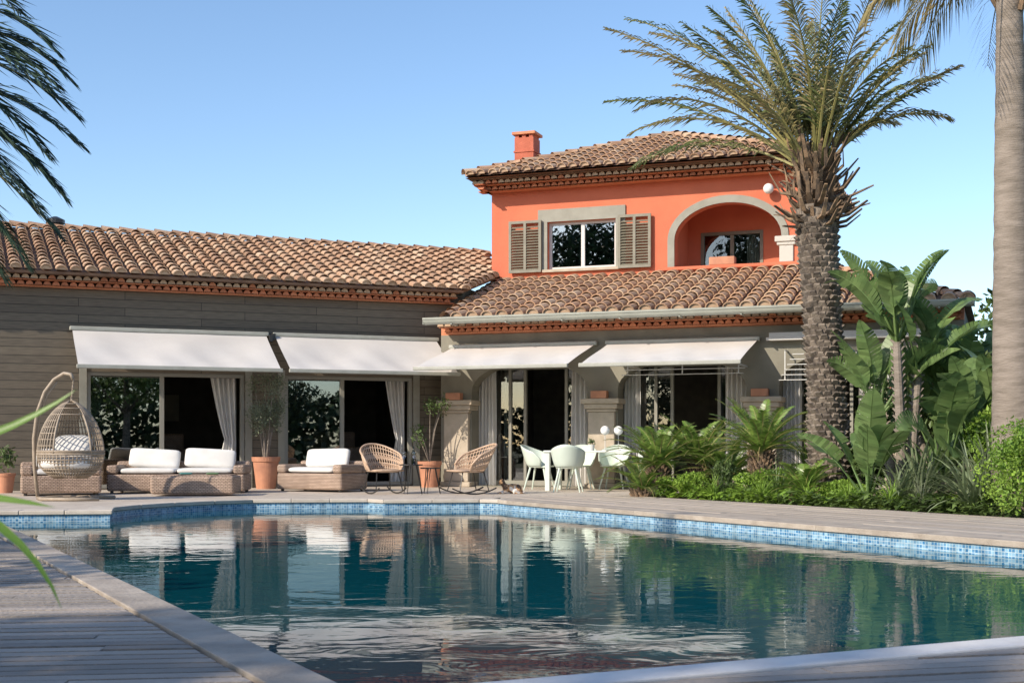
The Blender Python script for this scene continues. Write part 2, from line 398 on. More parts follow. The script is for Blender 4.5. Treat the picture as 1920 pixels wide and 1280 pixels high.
mb=MB();mb.box(-.14,0.0,.262,2.2,0,4.0);mb.obj('wall',m_grey,H,ML)
mb=MB();mb.box(-13,-12.75,.262,7,0,4.0);mb.box(-12.75,1,6.8,7.0,0,4.0);mb.obj('wall',m_grey,H,ML)
mb=MB();mb.box(0,1.4,0.0,.15,2.9,4.2,M=Matrix.Rotation(rad(52),4,'Z'));mb.obj('wall',m_grey,H,ML)
sl=.318;c=1/math.sqrt(1+sl*sl);s=sl*c
F=tilef((0,-.545,4.05),(1,0,0),(0,c,s),(0,-s,c))
polyL=[(-13,-.545),(-.18,-.545),(1.22,1.14),(2.22,4.07),(-13,4.07)]
pv=[(x,(y+.545)/c) for x,y in polyL]
mb=MB();tiles(mb,F,pv,.265,.36,.108)
mb.add([F(x,v,0) for x,v in pv]+[F(x,v,-.05) for x,v in pv],[(0,1,2,3,4),(9,8,7,6,5)]+[(i,i+5,(i+1)%5+5,(i+1)%5) for i in range(5)],2)
zt=4.05+sl*4.615
mb.add([(-13,4.07,zt),(2.22,4.07,zt),(2.2,8.0,4.2),(-13,8.0,4.2)],[(0,1,2,3)],2)
ridge(mb,(-13,4.07,zt),(2.2,4.07,zt));ridge(mb,(-.18,-.5,4.05),(1.2,1.14,4.58),.11)
mb.obj('roof',[m_tile,m_mortar,m_tilepan],H,ML)
mb=MB();genoise(mb,-13,-.2,-.50,0.0,4.03);mb.obj('cornice',[m_terra,m_mortar,m_tilepan],H,ML)
mb=MB();mb.lathe([(.14,0),(.14,.25),(.2,.25),(.2,.33),(.05,.40)],(-7.9,4.2,5.42),16);mb.obj('vent_pipe',m_black,H,ML)
def room(x0,x1,y0,y1,z1,W,mat=m_dark):
    mb=MB();mb.box(x0,x1,y1,y1+.1,0,z1);mb.box(x0-.1,x0,y0,y1,0,z1);mb.box(x1,x1+.1,y0,y1,0,z1);mb.box(x0-.1,x1+.1,y0,y1+.1,z1,z1+.1)
    mb.box(x0,x1,y0,y1,.004,.012,1);mb.obj('interior',[mat,m_roomfl],H,W)
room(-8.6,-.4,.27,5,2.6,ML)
def frame(mb,x0,x1,z0,z1,y0,y1,t,mi=0):
    mb.box(x0,x0+t,y0,y1,z0,z1,mi);mb.box(x1-t,x1,y0,y1,z0,z1,mi);mb.box(x0+t,x1-t,y0,y1,z1-t,z1,mi);mb.box(x0+t,x1-t,y0,y1,z0,z0+t,mi)
def curtain(x0,x1,y,zt,W,tie=True,side=1,name='curtain'):
    mb=MB();ph=R.uniform(0,6)
    def fn(u,v):
        z=zt*v+.02; w=1.0
        if tie: w=.45+.55*abs(v-.42)**.8*1.5; w=min(1,w)
        xa=x1 if side>0 else x0; xc=xa+((x0-x1) if side>0 else (x1-x0))*u*w
        return (xc,y+.05*math.sin(u*30+ph+math.sin(v*3+u*5)*.6)*w+.02*math.sin(u*11+v*3),z)
    mb.grid(fn,60,14);mb.obj(name,m_curt,H,W,smooth=True)
for (a,bq,split,ca,cb) in((d1[0],d1[1],-6.2,-5.25,-4.72),(d2[0],d2[1],-2.6,-1.65,-1.2)):
    mb=MB();frame(mb,a+.003,bq-.003,.025,DH-.003,.04,.16,.07);mb.box(split-.04,split+.04,.05,.15,.095,DH-.073)
    dr=mb.obj('sliding_door',m_frame,H,ML)
    mb=MB();mb.box(a+.07,split-.04,.09,.10,.095,DH-.073);mb.obj('pane',m_glass2,dr,ML)
    curtain(ca,cb,.22,2.2,ML)
    for q0,q1 in((a-.14,a-.003),(bq+.003,bq+.14)):
        mb=MB();mb.box(q0,q1,-.03,-.002,0,DH+.1);mb.obj('door_trim',m_trim,H,ML)
curtain(-7.5,-7.3,.24,2.2,ML,False)
for (x,y,w_,h_) in((-5.7,3.2,.9,.75),(-2.0,3.0,1.2,.8)):
    mb=MB();mb.box(x-w_/2,x+w_/2,y-.3,y+.3,.012,h_);mb.box(x-w_/2,x+w_/2,y+.3,y+.4,.012,h_+.35);mb.obj('interior_seat',m_wick,H,ML,bevel=.06)
for (x,z,w_,h_) in((-5.6,1.7,.9,.6),(-2.1,1.65,1.0,.8)):
    mb=MB();mb.box(x-w_/2,x+w_/2,4.93,4.99,z-h_/2,z+h_/2);mb.obj('wall_picture',m_shut,H,ML)
def awning(x0,x1,zt,zf,p,W,sag=.04):
    mb=MB();mb.box(x0-.05,x1+.05,-.16,-.002,zt-.02,zt+.06);
    aw=mb.obj('awning',m_lightmetal,H,W,bevel=.02)
    S_=lambda u,v:(x0+(x1-x0)*u,-.10-(p-.10)*v,zt+(zf-zt)*v-sag*math.sin(math.pi*v)*(1+.5*math.sin(u*math.pi))+.026*math.sin(u*13.0+v*2.5)*math.sin(math.pi*v)+.010*math.sin(u*31-v*6)*v)
    mb=MB();mb.grid(S_,80,14)
    mb.obj('fabric',m_white,aw,W,smooth=True)
    mb=MB();mb.box(x0-.03,x1+.03,-p-.05,-p+.02,zf-.055,zf+.02);mb.obj('front_bar',m_lightmetal,aw,W,bevel=.015)
    for xx in(x0+.25,x1-.25):
        mb=MB();s2=.9 if xx<(x0+x1)/2 else -.9
        mb.tube([(xx,-.12,zt-.07),(xx+s2,-p*.5,(zt+zf)/2-.10),(xx,-p,zf-.03)],.016,8)
        mb.obj('folding_arm',m_lightmetal,aw,W)
awning(-7.87,-4.2,3.03,2.28,1.45,ML);awning(-4.02,-.62,3.03,2.28,1.45,ML)
mb=MB();mb.box(-4.2,-4.02,-.12,0,3.02,3.1);mb.box(-4.16,-4.1,-.26,-.08,2.9,3.03);mb.box(-4.1,-4.04,-.24,-.08,2.93,3.06);mb.obj('spotlight',m_black,H,ML)
# --- right wing ground floor
cols=[.37,3.46,6.60,9.12]
def arch(x0,x1,zs,zt,zb,n=18):
    pts=[(x0,zb)]
    for i in range(n+1):
        a=math.pi-math.pi*i/n;pts.append(((x0+x1)/2+(x1-x0)/2*math.cos(a),zs+(zt-zs)*math.sin(a)))
    pts.append((x1,zb));return pts
holes=[arch(a+.31,bq-.31,1.95,2.52,.02) for a,bq in zip(cols[:-1],cols[1:])]
plate('wall',[(0,0),(10.2,0),(10.2,3.1),(0,3.1)],holes,0,.4,m_grey,H,MR)
mb=MB();mb.box(0,.2,.402,3.0,0,3.1);mb.obj('wall',m_grey,H,MR)
mb=MB();mb.box(10.0,10.2,.402,7,0,3.3);mb.box(.2,10,6.8,7,0,3.3);mb.obj('wall',m_grey,H,MR)
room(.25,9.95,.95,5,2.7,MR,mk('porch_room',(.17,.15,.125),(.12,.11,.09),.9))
for cx in cols:
    mb=MB()
    mb.box(cx-.33,cx+.33,-.16,.30,0,.10);mb.box(cx-.27,cx+.27,-.10,.30,.10,1.50)
    mb.box(cx-.30,cx+.30,-.13,.30,1.50,1.56);mb.box(cx-.34,cx+.34,-.17,.30,1.56,1.66);mb.box(cx-.39,cx+.39,-.22,.30,1.66,1.76)
    mb.obj('column',m_stone,H,MR,bevel=.02)
    mb=MB();mb.box(cx-.19,cx+.13,-.20,-.02,1.763,1.91);mb.obj('brick_block',m_terrapot,H,MR,bevel=.01)
for a,bq in zip(cols[:-1],cols[1:]):
    mb=MB()
    for xx in (a+.32,a+.92,a+1.25,bq-.95,bq-.35):
        mb.box(xx-.03,xx+.03,.60,.68,.02,2.5)
    mb.box(a,bq,.59,.69,2.4,2.5);mb.box(a,bq,.59,.69,.02,.12)
    dd=mb.obj('glazed_door',m_trim,H,MR)
    for q0,q1 in((a+.35,a+1.22),(bq-.92,bq-.38)):
        mb=MB();mb.box(q0,q1,.635,.645,.12,2.4);mb.obj('pane',m_glass,dd,MR)
    curtain(a+.3,a+.66,.45,2.45,MR,False);curtain(a+.70,a+.9,.85,2.4,MR,False);curtain(bq-.80,bq-.35,.45,2.45,MR,False)
    mb=MB();mb.box(a+1.4,a+1.95,3.6,3.8,.012,1.0);mb.obj('cabinet',m_framew,H,MR)
    mb=MB();mb.box(a+1.5,a+1.8,4.93,4.98,1.3,1.75);mb.obj('wall_picture',m_framew,H,MR)
awning(.28,3.33,2.83,2.33,1.9,MR,.02);awning(3.60,6.52,2.83,2.33,1.9,MR,.02)
mb=MB();mb.box(6.75,9.9,-.20,-.002,2.80,2.95);mb.box(6.7,9.95,-.22,-.2,2.80,2.86);mb.obj('awning',m_white,H,MR,bevel=.03)
for (x0,x1,z0,k,y) in((6.95,9.0,2.05,6,-.30),(4.1,6.4,2.16,2,-.9)):
    mb=MB()
    for i in range(k):
        z=z0+i*.095;mb.box(x0+.05*i,x1+.03*i,y,y+.05,z,z+.014)
    for xx in(x0+.1,(x0+x1)/2,x1-.1): mb.box(xx,xx+.02,y+.02,y+.04,z0,z0+k*.095)
    for xx in(x0+.1,x1-.1): mb.box(xx,xx+.02,y+.02,-.002,z0+k*.095-.03,z0+k*.095)
    mb.obj('slatted_shade',m_framew,H,MR)
sl=.3127;c=1/math.sqrt(1+sl*sl);s=sl*c
F=tilef((0,-.75,3.36),(1,0,0),(0,c,s),(0,-s,c))
pR=[(.45,-.75),(10.32,-.75),(8.05,2.2),(7.5,2.955),(.2,2.955)]
pv=[(x,(y+.75)/c) for x,y in pR]
mb=MB();tiles(mb,F,pv,.32,.40,.132)
mb.add([F(x,v,0) for x,v in pv]+[F(x,v,-.05) for x,v in pv],[(0,1,2,3,4),(9,8,7,6,5)]+[(i,i+5,(i+1)%5+5,(i+1)%5) for i in range(5)],2)
mb.add([(10.32,-.75,3.36),(8.05,2.2,4.28),(7.5,2.96,4.52),(7.5,7.2,4.4),(10.32,7.2,3.36)],[(0,1,2,3,4)],2)
ridge(mb,(10.3,-.72,3.36),(8.05,2.2,4.28),.12);ridge(mb,(8.05,2.2,4.28),(7.0,2.96,4.52),.12);ridge(mb,(.42,-.75,3.36),(.2,2.9,4.5),.12)
mb.obj('roof',[m_tile,m_mortar,m_tilepan],H,MR)
mb=MB();genoise(mb,.1,10.2,-.62,0.0,3.34);mb.box(0,10.2,.01,.38,3.1,3.33,0);mb.obj('cornice',[m_terra,m_mortar,m_tilepan],H,MR)
mb=MB();mb.grid(lambda u,v:(.0+10.4*u,-.83+.09*math.cos(math.pi*(1+v)),3.37-.12*math.sin(math.pi*v)**.6),2,10);mb.box(0,10.4,-.935,-.915,3.345,3.38)
mb.box(0,.01,-.92,-.74,3.25,3.36);mb.box(10.39,10.4,-.92,-.74,3.25,3.36)
for i in range(9): mb.box(.6+i*1.15,.63+i*1.15,-.93,-.6,3.235,3.25)
mb.obj('gutter',m_gutter,H,MR,solid=.006)
# --- upper storey
Y=2.96
win=(1.31,2.89,4.75,5.81)
ar=arch(4.20,6.49,5.25,6.0,4.68,24)
plate('wall',[(-.03,4.2),(6.84,4.2),(6.84,6.66),(-.03,6.66)],[[(win[0],win[2]),(win[1],win[2]),(win[1],win[3]),(win[0],win[3])],ar],Y,Y+.28,m_orange,H,MR)['label']='smooth coral plastered upper wall'
mb=MB();mb.box(-.03,.2,Y+.283,9.0,4.2,6.66);mb.box(6.6,6.84,Y+1.6,9.0,4.2,6.66);mb.box(.2,6.6,8.8,9.0,4.2,6.66)
mb.box(3.95,4.15,Y+.283,Y+1.7,4.4,6.66);mb.box(6.61,6.84,Y+.283,Y+1.6,4.2,4.9);mb.box(6.6,6.84,Y+.283,Y+1.6,6.0,6.66)
mb.obj('wall',m_orange,H,MR)
plate('wall',[(4.15,4.4),(6.6,4.4),(6.6,6.6),(4.15,6.6)],[[(4.45,4.5),(5.85,4.5),(5.85,5.62),(4.45,5.62)]],Y+1.5,Y+1.65,m_orange,H,MR)['label']='coral back wall of the arched balcony'
mb=MB();mb.box(4.15,6.6,Y+.283,Y+1.5,6.45,6.6,0);mb.obj('balcony_ceiling',m_orange,H,MR)
mb=MB();mb.box(4.15,6.6,Y+.283,Y+1.5,4.4,4.5);mb.obj('balcony_floor',m_stonefl,H,MR)
mb=MB();mb.box(.25,3.9,Y+2.5,Y+2.6,4.3,6.6);mb.box(4.2,6.55,Y+3.2,Y+3.3,4.3,6.6);mb.box(.2,6.6,Y+1.7,8.7,6.5,6.6);mb.box(.2,6.59,Y+1.7,8.7,4.3,4.4);mb.box(.2,3.94,Y+.3,Y+1.7,4.3,4.4)
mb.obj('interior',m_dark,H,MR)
oa=arch(4.05,6.64,5.25,6.16,4.68,24);
plate('arch_trim',oa+ar[::-1],[],Y-.035,Y-.003,m_trim,H,MR)
mb=MB();mb.box(6.36,6.80,Y-.10,Y+.26,5.10,5.22);mb.box(6.40,6.78,Y-.07,Y+.25,5.03,5.10);mb.box(6.45,6.74,Y-.05,Y+.2,4.68,5.03);mb.obj('capital',mk('pale_stone',(.55,.52,.46),None,.8,bump=.2),H,MR,bevel=.015)
mb=MB();mb.box(3.95,6.9,Y-.08,Y+.3,4.60,4.679);mb.obj('balcony_sill',m_orange,H,MR,bevel=.02)
mb=MB();frame(mb,4.45,5.85,4.5,5.62,Y+1.48,Y+1.6,.07);mb.box(5.11,5.19,Y+1.52,Y+1.6,4.57,5.55);w=mb.obj('window',m_shut,H,MR)
mb=MB();mb.box(4.52,5.11,Y+1.55,Y+1.56,4.57,5.55);mb.obj('pane',m_glass,w,MR)
mb=MB();mb.box(5.19,5.78,Y+1.55,Y+1.56,4.57,5.55);mb.obj('pane',m_glass,w,MR)
curtain(5.45,5.78,Y+1.75,5.6,MR,False)
mb=MB();frame(mb,win[0]+.002,win[1]-.002,win[2]+.002,win[3]-.002,Y+.10,Y+.17,.06);mb.box(2.06,2.14,Y+.10,Y+.17,win[2]+.06,win[3]-.06)
w=mb.obj('window',m_framew,H,MR)
for q0,q1 in((win[0]+.06,2.06),(2.14,win[1]-.06)):
    mb=MB();mb.box(q0,q1,Y+.13,Y+.14,win[2]+.06,win[3]-.06);mb.obj('pane',m_glass2,w,MR)
mb=MB();mb.box(win[0]-.22,win[1]+.22,Y-.04,Y-.003,win[3]+.002,win[3]+.28);mb.box(win[0]-.22,win[0]-.002,Y-.038,Y-.003,win[2]-.0,win[3]);mb.box(win[1]+.002,win[1]+.22,Y-.038,Y-.003,win[2],win[3]);mb.obj('surround',m_trim,w,MR)
mb=MB();mb.box(win[0]-.1,win[1]+.1,Y-.09,Y+.09,win[2]-.06,win[2]-.002);mb.obj('sill',m_stone,w,MR)
for x0,x1 in((.42,1.19),(2.96,3.70)):
    mb=MB();z0,z1=4.70,5.86;y0,y1=Y-.12,Y-.07
    frame(mb,x0,x1,z0,z1,y0,y1,.06);mb.box((x0+x1)/2-.03,(x0+x1)/2+.03,y0,y1,z0+.06,z1-.06)
    z=z0+.08
    while z<z1-.1:
        for q0,q1 in((x0+.06,(x0+x1)/2-.03),((x0+x1)/2+.03,x1-.06)):
            mb.box(q0,q1,-.028,.028,-.006,.006,M=Matrix.Translation((0,(y0+y1)/2,z))@Matrix.Rotation(rad(35),4,'X'))
        z+=.062
    for zz in(z0+.2,z1-.2): mb.box(x0+.02,x0+.1,y1,Y,zz,zz+.03)
    mb.obj('shutter',m_shut,w,MR)
mb=MB();mb.box(4.95,5.5,Y-.02,Y+.2,4.682,4.86);pl=mb.obj('planter_box',m_terrapot,H,MR,bevel=.02)
mb=MB();mb.tube([(6.25,Y,6.15),(6.25,Y-.12,6.15)],.03,8);mb.sphere((6.25,Y-.2,6.2),.11);mb.obj('globe_light',m_globe,H,MR,smooth=True)
ze=6.80;X0,X1,Y0,Y1=-.35,7.2,2.15,9.7;ax,ay,az=(X0+X1)/2,(Y0+Y1)/2,8.19
sl=(az-ze)/(ay-Y0);c=1/math.sqrt(1+sl*sl);s=sl*c;sv=(ay-Y0)/c
mb=MB()
for (o_,u,v,w_) in (((ax,Y0,ze),(1,0,0),(0,c,s),(0,-s,c)),((X0,ay,ze),(0,-1,0),(c,0,s),(-s,0,c)),((X1,ay,ze),(0,1,0),(-c,0,s),(s,0,c)),((ax,Y1,ze),(-1,0,0),(0,-c,s),(0,s,c))):
    F=tilef(o_,u,v,w_);h=(X1-X0)/2;tiles(mb,F,[(-h,0),(h,0),(0,sv)],.265,.36,.108)
    mb.add([F(-h,0,0),F(h,0,0),F(0,sv,0)],[(0,1,2)],2)
mb.add([(X0,Y0,ze-.04),(X1,Y0,ze-.04),(X1,Y1,ze-.04),(X0,Y1,ze-.04)],[(0,1,2,3)],2)
for p in((X0,Y0),(X1,Y0),(X0,Y1),(X1,Y1)): ridge(mb,(p[0],p[1],ze+.02),(ax,ay,az+.02))
up=mb.obj('roof',[m_tile,m_mortar,m_tilepan],H,MR)
mb=MB();genoise(mb,X0+.05,X1-.05,Y0+.06,Y-.003,ze-.04);genoise(mb,Y0+.15,Y1,0,.3,ze-.04,'y',X0+.05)
mb.box(-.03,6.84,Y+.02,Y+.2,6.66,6.76);mb.box(-.29,-.03,Y0+.3,Y1-.3,6.72,6.74)
mb.obj('cornice',[m_terra,m_mortar,m_tilepan],H,MR)
ch=mk('chimney_plaster',(.52,.14,.08),(.42,.11,.06),.85,bump=.3)
mb=MB();mb.box(.24,.70,3.72,4.18,6.9,7.94);mb.box(.22,.72,3.70,4.20,7.60,7.64);mb.box(.19,.75,3.67,4.23,8.01,8.07,1)
for q in(.25,.42,.59): mb.box(q,q+.09,3.73,4.17,7.94,8.01)
mb.obj('chimney',[ch,m_terra],up,MR)
# ------------------------------------------------------------------ vegetation helpers
def frond(mb,base_,az,el,L,droop,ll,n,w,mr=0,ml=1,vee=.35,grav=.35,twist=0,rr=.018,start=.14,fwd=.75,miss=0):
    p=V(base_);a=rad(az);k=12;pts=[p.copy()];tans=[]
    for i in range(k):
        t=(i+.5)/k;e=rad(el-droop*t**1.4);aa=a+twist*t
        d=V((math.cos(e)*math.cos(aa),math.cos(e)*math.sin(aa),math.sin(e)));tans.append(d);p=p+d*L/k;pts.append(p.copy())
    mb.tube(pts,[rr*(1-.8*i/k) for i in range(k+1)],4,mr,False)
    for i in range(n):
        t=start+(1-start)*(i+.5)/n;f=t*k;j=min(k-1,int(f));q=pts[j].lerp(pts[j+1],f-j);T=tans[j]
        S=T.cross(V((0,0,1)));S=S.normalized() if S.length>.05 else V((math.sin(a),-math.cos(a),0));N=S.cross(T)
        l=ll*(math.sin(math.pi*min(1,.12+t*.86))**.6)*R.uniform(.8,1.15)
        for sd in(-1,1):
            if R.random()<miss: continue
            d=(S*sd+T*(fwd*R.uniform(.8,1.3)*(1+t))+N*vee*R.uniform(.3,1.5)).normalized()
            m=q+d*l*.5;tip=q+d*l*.97+V((0,0,-grav*l*R.uniform(.5,1.3)));m=m+V((0,0,-grav*l*.15))
            ww=(N*.6+T*.8).normalized()*w/2
            mb.add([q-ww*.5,q+ww*.5,m+ww,tip,m-ww],[(0,1,2,4),(4,2,3)],ml)
def blade(mb,b0,az,el,L,w,droop,n=7,mi=0,fold=.35,prof=None,twist=0):
    p=V(b0);a=rad(az);vs=[]
    for i in range(n+1):
        t=i/n;e=rad(el-droop*t**1.5)
        d=V((math.cos(e)*math.cos(a),math.cos(e)*math.sin(a),math.sin(e)))
        S=V((-math.sin(a),math.cos(a),0));N=S.cross(d)*-1
        if twist: S=(S*math.cos(twist)+N*math.sin(twist)); N=S.cross(d)*-1
        ww=w/2*(prof(t) if prof else (1-t)**.7*(.6+.8*t if t<.5 else 1))
        vs+=[p+S*ww+N*fold*ww,p,p-S*ww+N*fold*ww]
        p=p+d*L/n
    mb.add(vs,[(3*i+j,3*i+j+1,3*i+j+4,3*i+j+3) for i in range(n) for j in(0,1)],mi)
def cloud(mb,c,r,n,size,mi=0,asp=.5,shell=.6):
    c=V(c)
    for i in range(n):
        d=V((R.gauss(0,1),R.gauss(0,1),R.gauss(0,1))).normalized()*(shell+(1-shell)*R.random())*R.uniform(.85,1.08)
        p=c+V((d.x*r[0],d.y*r[1],d.z*r[2]))
        a=V((R.gauss(0,1),R.gauss(0,1),R.gauss(0,.8)+.3)).normalized();b_=a.orthogonal().normalized();b_=(Matrix.Rotation(R.random()*6.28,3,a)@b_)
        s_=size*R.uniform(.6,1.3);x=b_*s_;y=a.cross(b_)*s_*asp
        mb.add([p-x*.5,p+y*.5,p+x*.5+a*s_*.15,p-y*.5],[(0,1,2,3)],mi)
def lumps(mb,c,r,k,n,size,mi=0,asp=.5,lr=.45):
    for i in range(k):
        d=V((R.gauss(0,1),R.gauss(0,1),R.gauss(0,1))).normalized()*R.uniform(.35,.75)
        cc=(c[0]+d.x*r[0],c[1]+d.y*r[1],c[2]+d.z*r[2]);q=lr*R.uniform(.7,1.2)
        cloud(mb,cc,(r[0]*q,r[1]*q,r[2]*q),n//k,size,mi,asp)
def broad(t): return max(0,math.sin(math.pi*min(1,t**.75)))**.7
# --- main date palm
pt=thing('palm_tree','tall date palm with rough scaly trunk in garden bed','palm tree',4.86,20.4)
TRr=lambda z:.36 if z<.2 else (.315-.05*math.sin(min(z,4.2)*.55) if z<3.4 else .27+.04*(z-3.4))
TRx=lambda z:-.045*z+.02*math.sin(z)
mb=MB();hs=[i*.15 for i in range(31)]
mb.tube([(TRx(z),-.01*z,z) for z in hs],[TRr(z)-.012 for z in hs],20)
for i in range(50):
    z=.05+i*.085;r=TRr(z)
    for j in range(14):
        a=2*math.pi*(j+.5*(i%2))/14+R.uniform(-.06,.06);ca,sa=math.cos(a),math.sin(a);o_=V((TRx(z),-.01*z,z+R.uniform(-.01,.01)));rd=V((ca,sa,0));tg=V((-sa,ca,0));w_=.066
        out=R.uniform(.02,.075)
        mb.add([o_+rd*(r-.01)-tg*w_,o_+rd*(r-.01)+tg*w_,o_+rd*(r+out)+tg*w_*.6+V((0,0,.07)),o_+rd*(r+out)-tg*w_*.6+V((0,0,.07)),o_+rd*(r-.01)-tg*w_*.6+V((0,0,.10)),o_+rd*(r-.01)+tg*w_*.6+V((0,0,.10))],[(0,1,2,3),(3,2,5,4),(0,3,4),(1,5,2)])
mb.obj('trunk',m_bark,pt)
cxp=TRx(4.6)
mb=MB();mb.lathe([(.25,0),(.23,.3),(.19,.7),(.15,1.1),(.02,1.3)],(cxp,-.04,4.15),18)
for i in range(150):
    t=i/150;z=4.15+t*1.05;a=i*2.39996+R.uniform(-.3,.3);r=.20-.08*t;L=R.uniform(.28,.75);e=rad(R.uniform(-10,55)+32*t);ca,sa=math.cos(a),math.sin(a)
    o_=V((cxp+r*ca,-.04+r*sa,z));d=V((ca*math.cos(e),sa*math.cos(e),math.sin(e)));e2=e+R.uniform(.1,.9);d2=V((ca*math.cos(e2),sa*math.cos(e2),math.sin(e2)))
    tg=V((-sa,ca,0));nn=tg.cross(d);p1=o_+d*L*.5;p2=p1+d2*L*.5;vs=[]
    for (q,ww,th) in((o_-d*.1,.060,.028),(p1,.032,.016),(p2,.022,.008)):
        vs+=[q-tg*ww-nn*th,q+tg*ww-nn*th,q+tg*ww+nn*th,q-tg*ww+nn*th]
    mb.add(vs,[(0,1,5,4),(1,2,6,5),(2,3,7,6),(3,0,4,7),(4,5,9,8),(5,6,10,9),(6,7,11,10),(7,4,8,11),(8,9,10,11)])
for i in range(420):
    a=R.uniform(0,6.28);z=R.uniform(4.05,5.25);rr=R.uniform(.2,.34);p=V((cxp+rr*math.cos(a),-.04+rr*math.sin(a),z));d=V((math.cos(a),math.sin(a),R.uniform(-1.4,.6)))*R.uniform(.06,.2);q=V((-math.sin(a),math.cos(a),0))*.006
    mb.add([p-q,p+q,p+d],[(0,1,2)])
mb.obj('leaf_base',m_boot,pt)
mb=MB()
fr=[]
for i in range(42):
    t=i/42;az=(i*137.5+R.uniform(-18,18))%360;el=86-36*t**.8+R.uniform(-8,8)
    rt=math.cos(rad(az))
    fr.append((az,el,R.uniform(2.6,3.4)*(1-.26*max(0,rt)),R.uniform(20,65)))
fr+=[(178,50,3.9,40),(170,40,3.4,48),(186,60,3.8,46),(200,36,3.1,66),(160,32,3.0,62),(5,62,2.5,55),(-15,54,2.2,80),(190,44,3.3,75),(172,56,3.6,60)]
for az,el,L,dr in fr:
    b0=(cxp+.10*math.cos(rad(az)),-.04+.10*math.sin(rad(az)),5.0)
    frond(mb,b0,az,el,L,dr,R.uniform(.40,.50),50,.028,0,1 if R.random()<.65 else 2,R.uniform(.3,.6),.4,R.uniform(-.5,.5),.028,.24,.75,.04)
mb.obj('crown',[m_rach,m_frond,m_frondg],pt)
# --- smooth palm
pt=thing('palm_tree','tall palm with smooth ringed grey trunk','palm tree',6.42,17.0)
mb=MB();mb.tube([(-.006*i*.3,0,i*.15) for i in range(48)],[.30-.0033*i+(.008 if i%2 else 0)+R.uniform(-.003,.003) for i in range(48)],20)
mb.obj('trunk',m_smooth,pt,smooth=True)
mb=MB()
for i in range(26): a=i*2.4;z=6.3+i*.03;mb.tube([(.15*math.cos(a),.15*math.sin(a),z),(.34*math.cos(a),.34*math.sin(a),z+.35),(.42*math.cos(a),.42*math.sin(a),z+.75)],[.05,.035,.02],5)
mb.obj('leaf_base',m_boot,pt)
mb=MB()
for i in range(36):
    az=i*137.5;el=62-62*(i/36)+R.uniform(-8,8);frond(mb,(0,0,7.15),az,el,R.uniform(2.0,2.5),R.uniform(60,95),.55,34,.026,0,1 if i<20 else 2,.1,.7,0,.02,.3)
mb.obj('crown',[m_rach,m_frond,m_frondg],pt)
# --- left overhanging palm
pt=thing('palm_tree','palm with dark drooping fronds beside the timber deck','palm tree',-5.72,10.6)
mb=MB();mb.tube([(0,0,i*.3) for i in range(14)],[.28-.006*i for i in range(14)],14);mb.obj('trunk',m_bark,pt)
mb=MB()
for az,el,L,dr in((-8,50,2.3,95),(4,22,2.35,70),(-16,8,2.5,50),(10,-2,2.4,40),(-5,-14,2.5,35),(18,-25,2.5,25),(-2,-33,2.6,25),(-30,-12,2.5,40),(12,60,2.2,90),(-12,-42,2.6,16),(8,-50,2.6,12),(2,32,2.3,82),(-20,30,2.5,75),(22,14,2.3,58),(-10,-4,2.45,48),(14,-12,2.4,40),(-22,-26,2.6,30),(6,-40,2.5,20),(-6,14,2.4,60),(-14,-20,2.6,30),(60,30,2,80),(100,40,2,70),(140,40,2,70),(180,40,2,70),(220,40,2,70),(260,40,2,70),(300,30,2,70),(90,-10,2,40)):
    frond(mb,(0,0,4.05),az,el,L,dr,.50,54,.018,0,1,.35,.2,R.uniform(-.1,.1),.014,.28,.9)
mb.obj('crown',[m_rach,m_frondb],pt)
# --- cycads
def cycad(x,y,h,L,nf,label,wide=.17):
    e=thing('cycad_plant',label,'cycad',x,y,0,R.uniform(0,90),'cycads in the garden bed')
    mb=MB();mb.tube([(0,0,-.05),(0.01,0,h*.5),(0,0,h)],[wide*.95,wide*1.1,wide*.8],14)
    for i in range(int(h*220)):
        a=i*2.4;z=h*i/(h*220);mb.tube([(wide*math.cos(a),wide*math.sin(a),z),((wide+.06)*math.cos(a),(wide+.06)*math.sin(a),z+.06)],[.028,.008],4)
    mb.obj('trunk',m_boot,e)
    mb=MB()
    for i in range(nf):
        az=i*137.5;t=i/nf;frond(mb,(0.04*math.cos(rad(az)),.04*math.sin(rad(az)),h),az,72-66*t+R.uniform(-4,4),L*R.uniform(.92,1.08),R.uniform(40,62),.135,50,.016,0,1,.2,.0,0,.012,.08,.3)
    mb.obj('crown',[m_rach,m_cyc],e);return e
cycad(2.42,22.0,.52,1.0,40,'sago cycad with short shaggy trunk and glossy fronds')
cycad(3.12,22.2,.58,1.0,38,'sago cycad with short shaggy trunk and glossy fronds')
cycad(3.95,21.1,.76,1.05,44,'tall sago cycad with arching bright green fronds')
cycad(2.15,21.9,.12,.75,22,'small low sago cycad at the bed edge')
cycad(3.5,21.6,.34,.8,28,'sago cycad tucked between two larger ones')
cycad(4.3,19.6,.2,.6,20,'small low sago cycad at the bed edge')
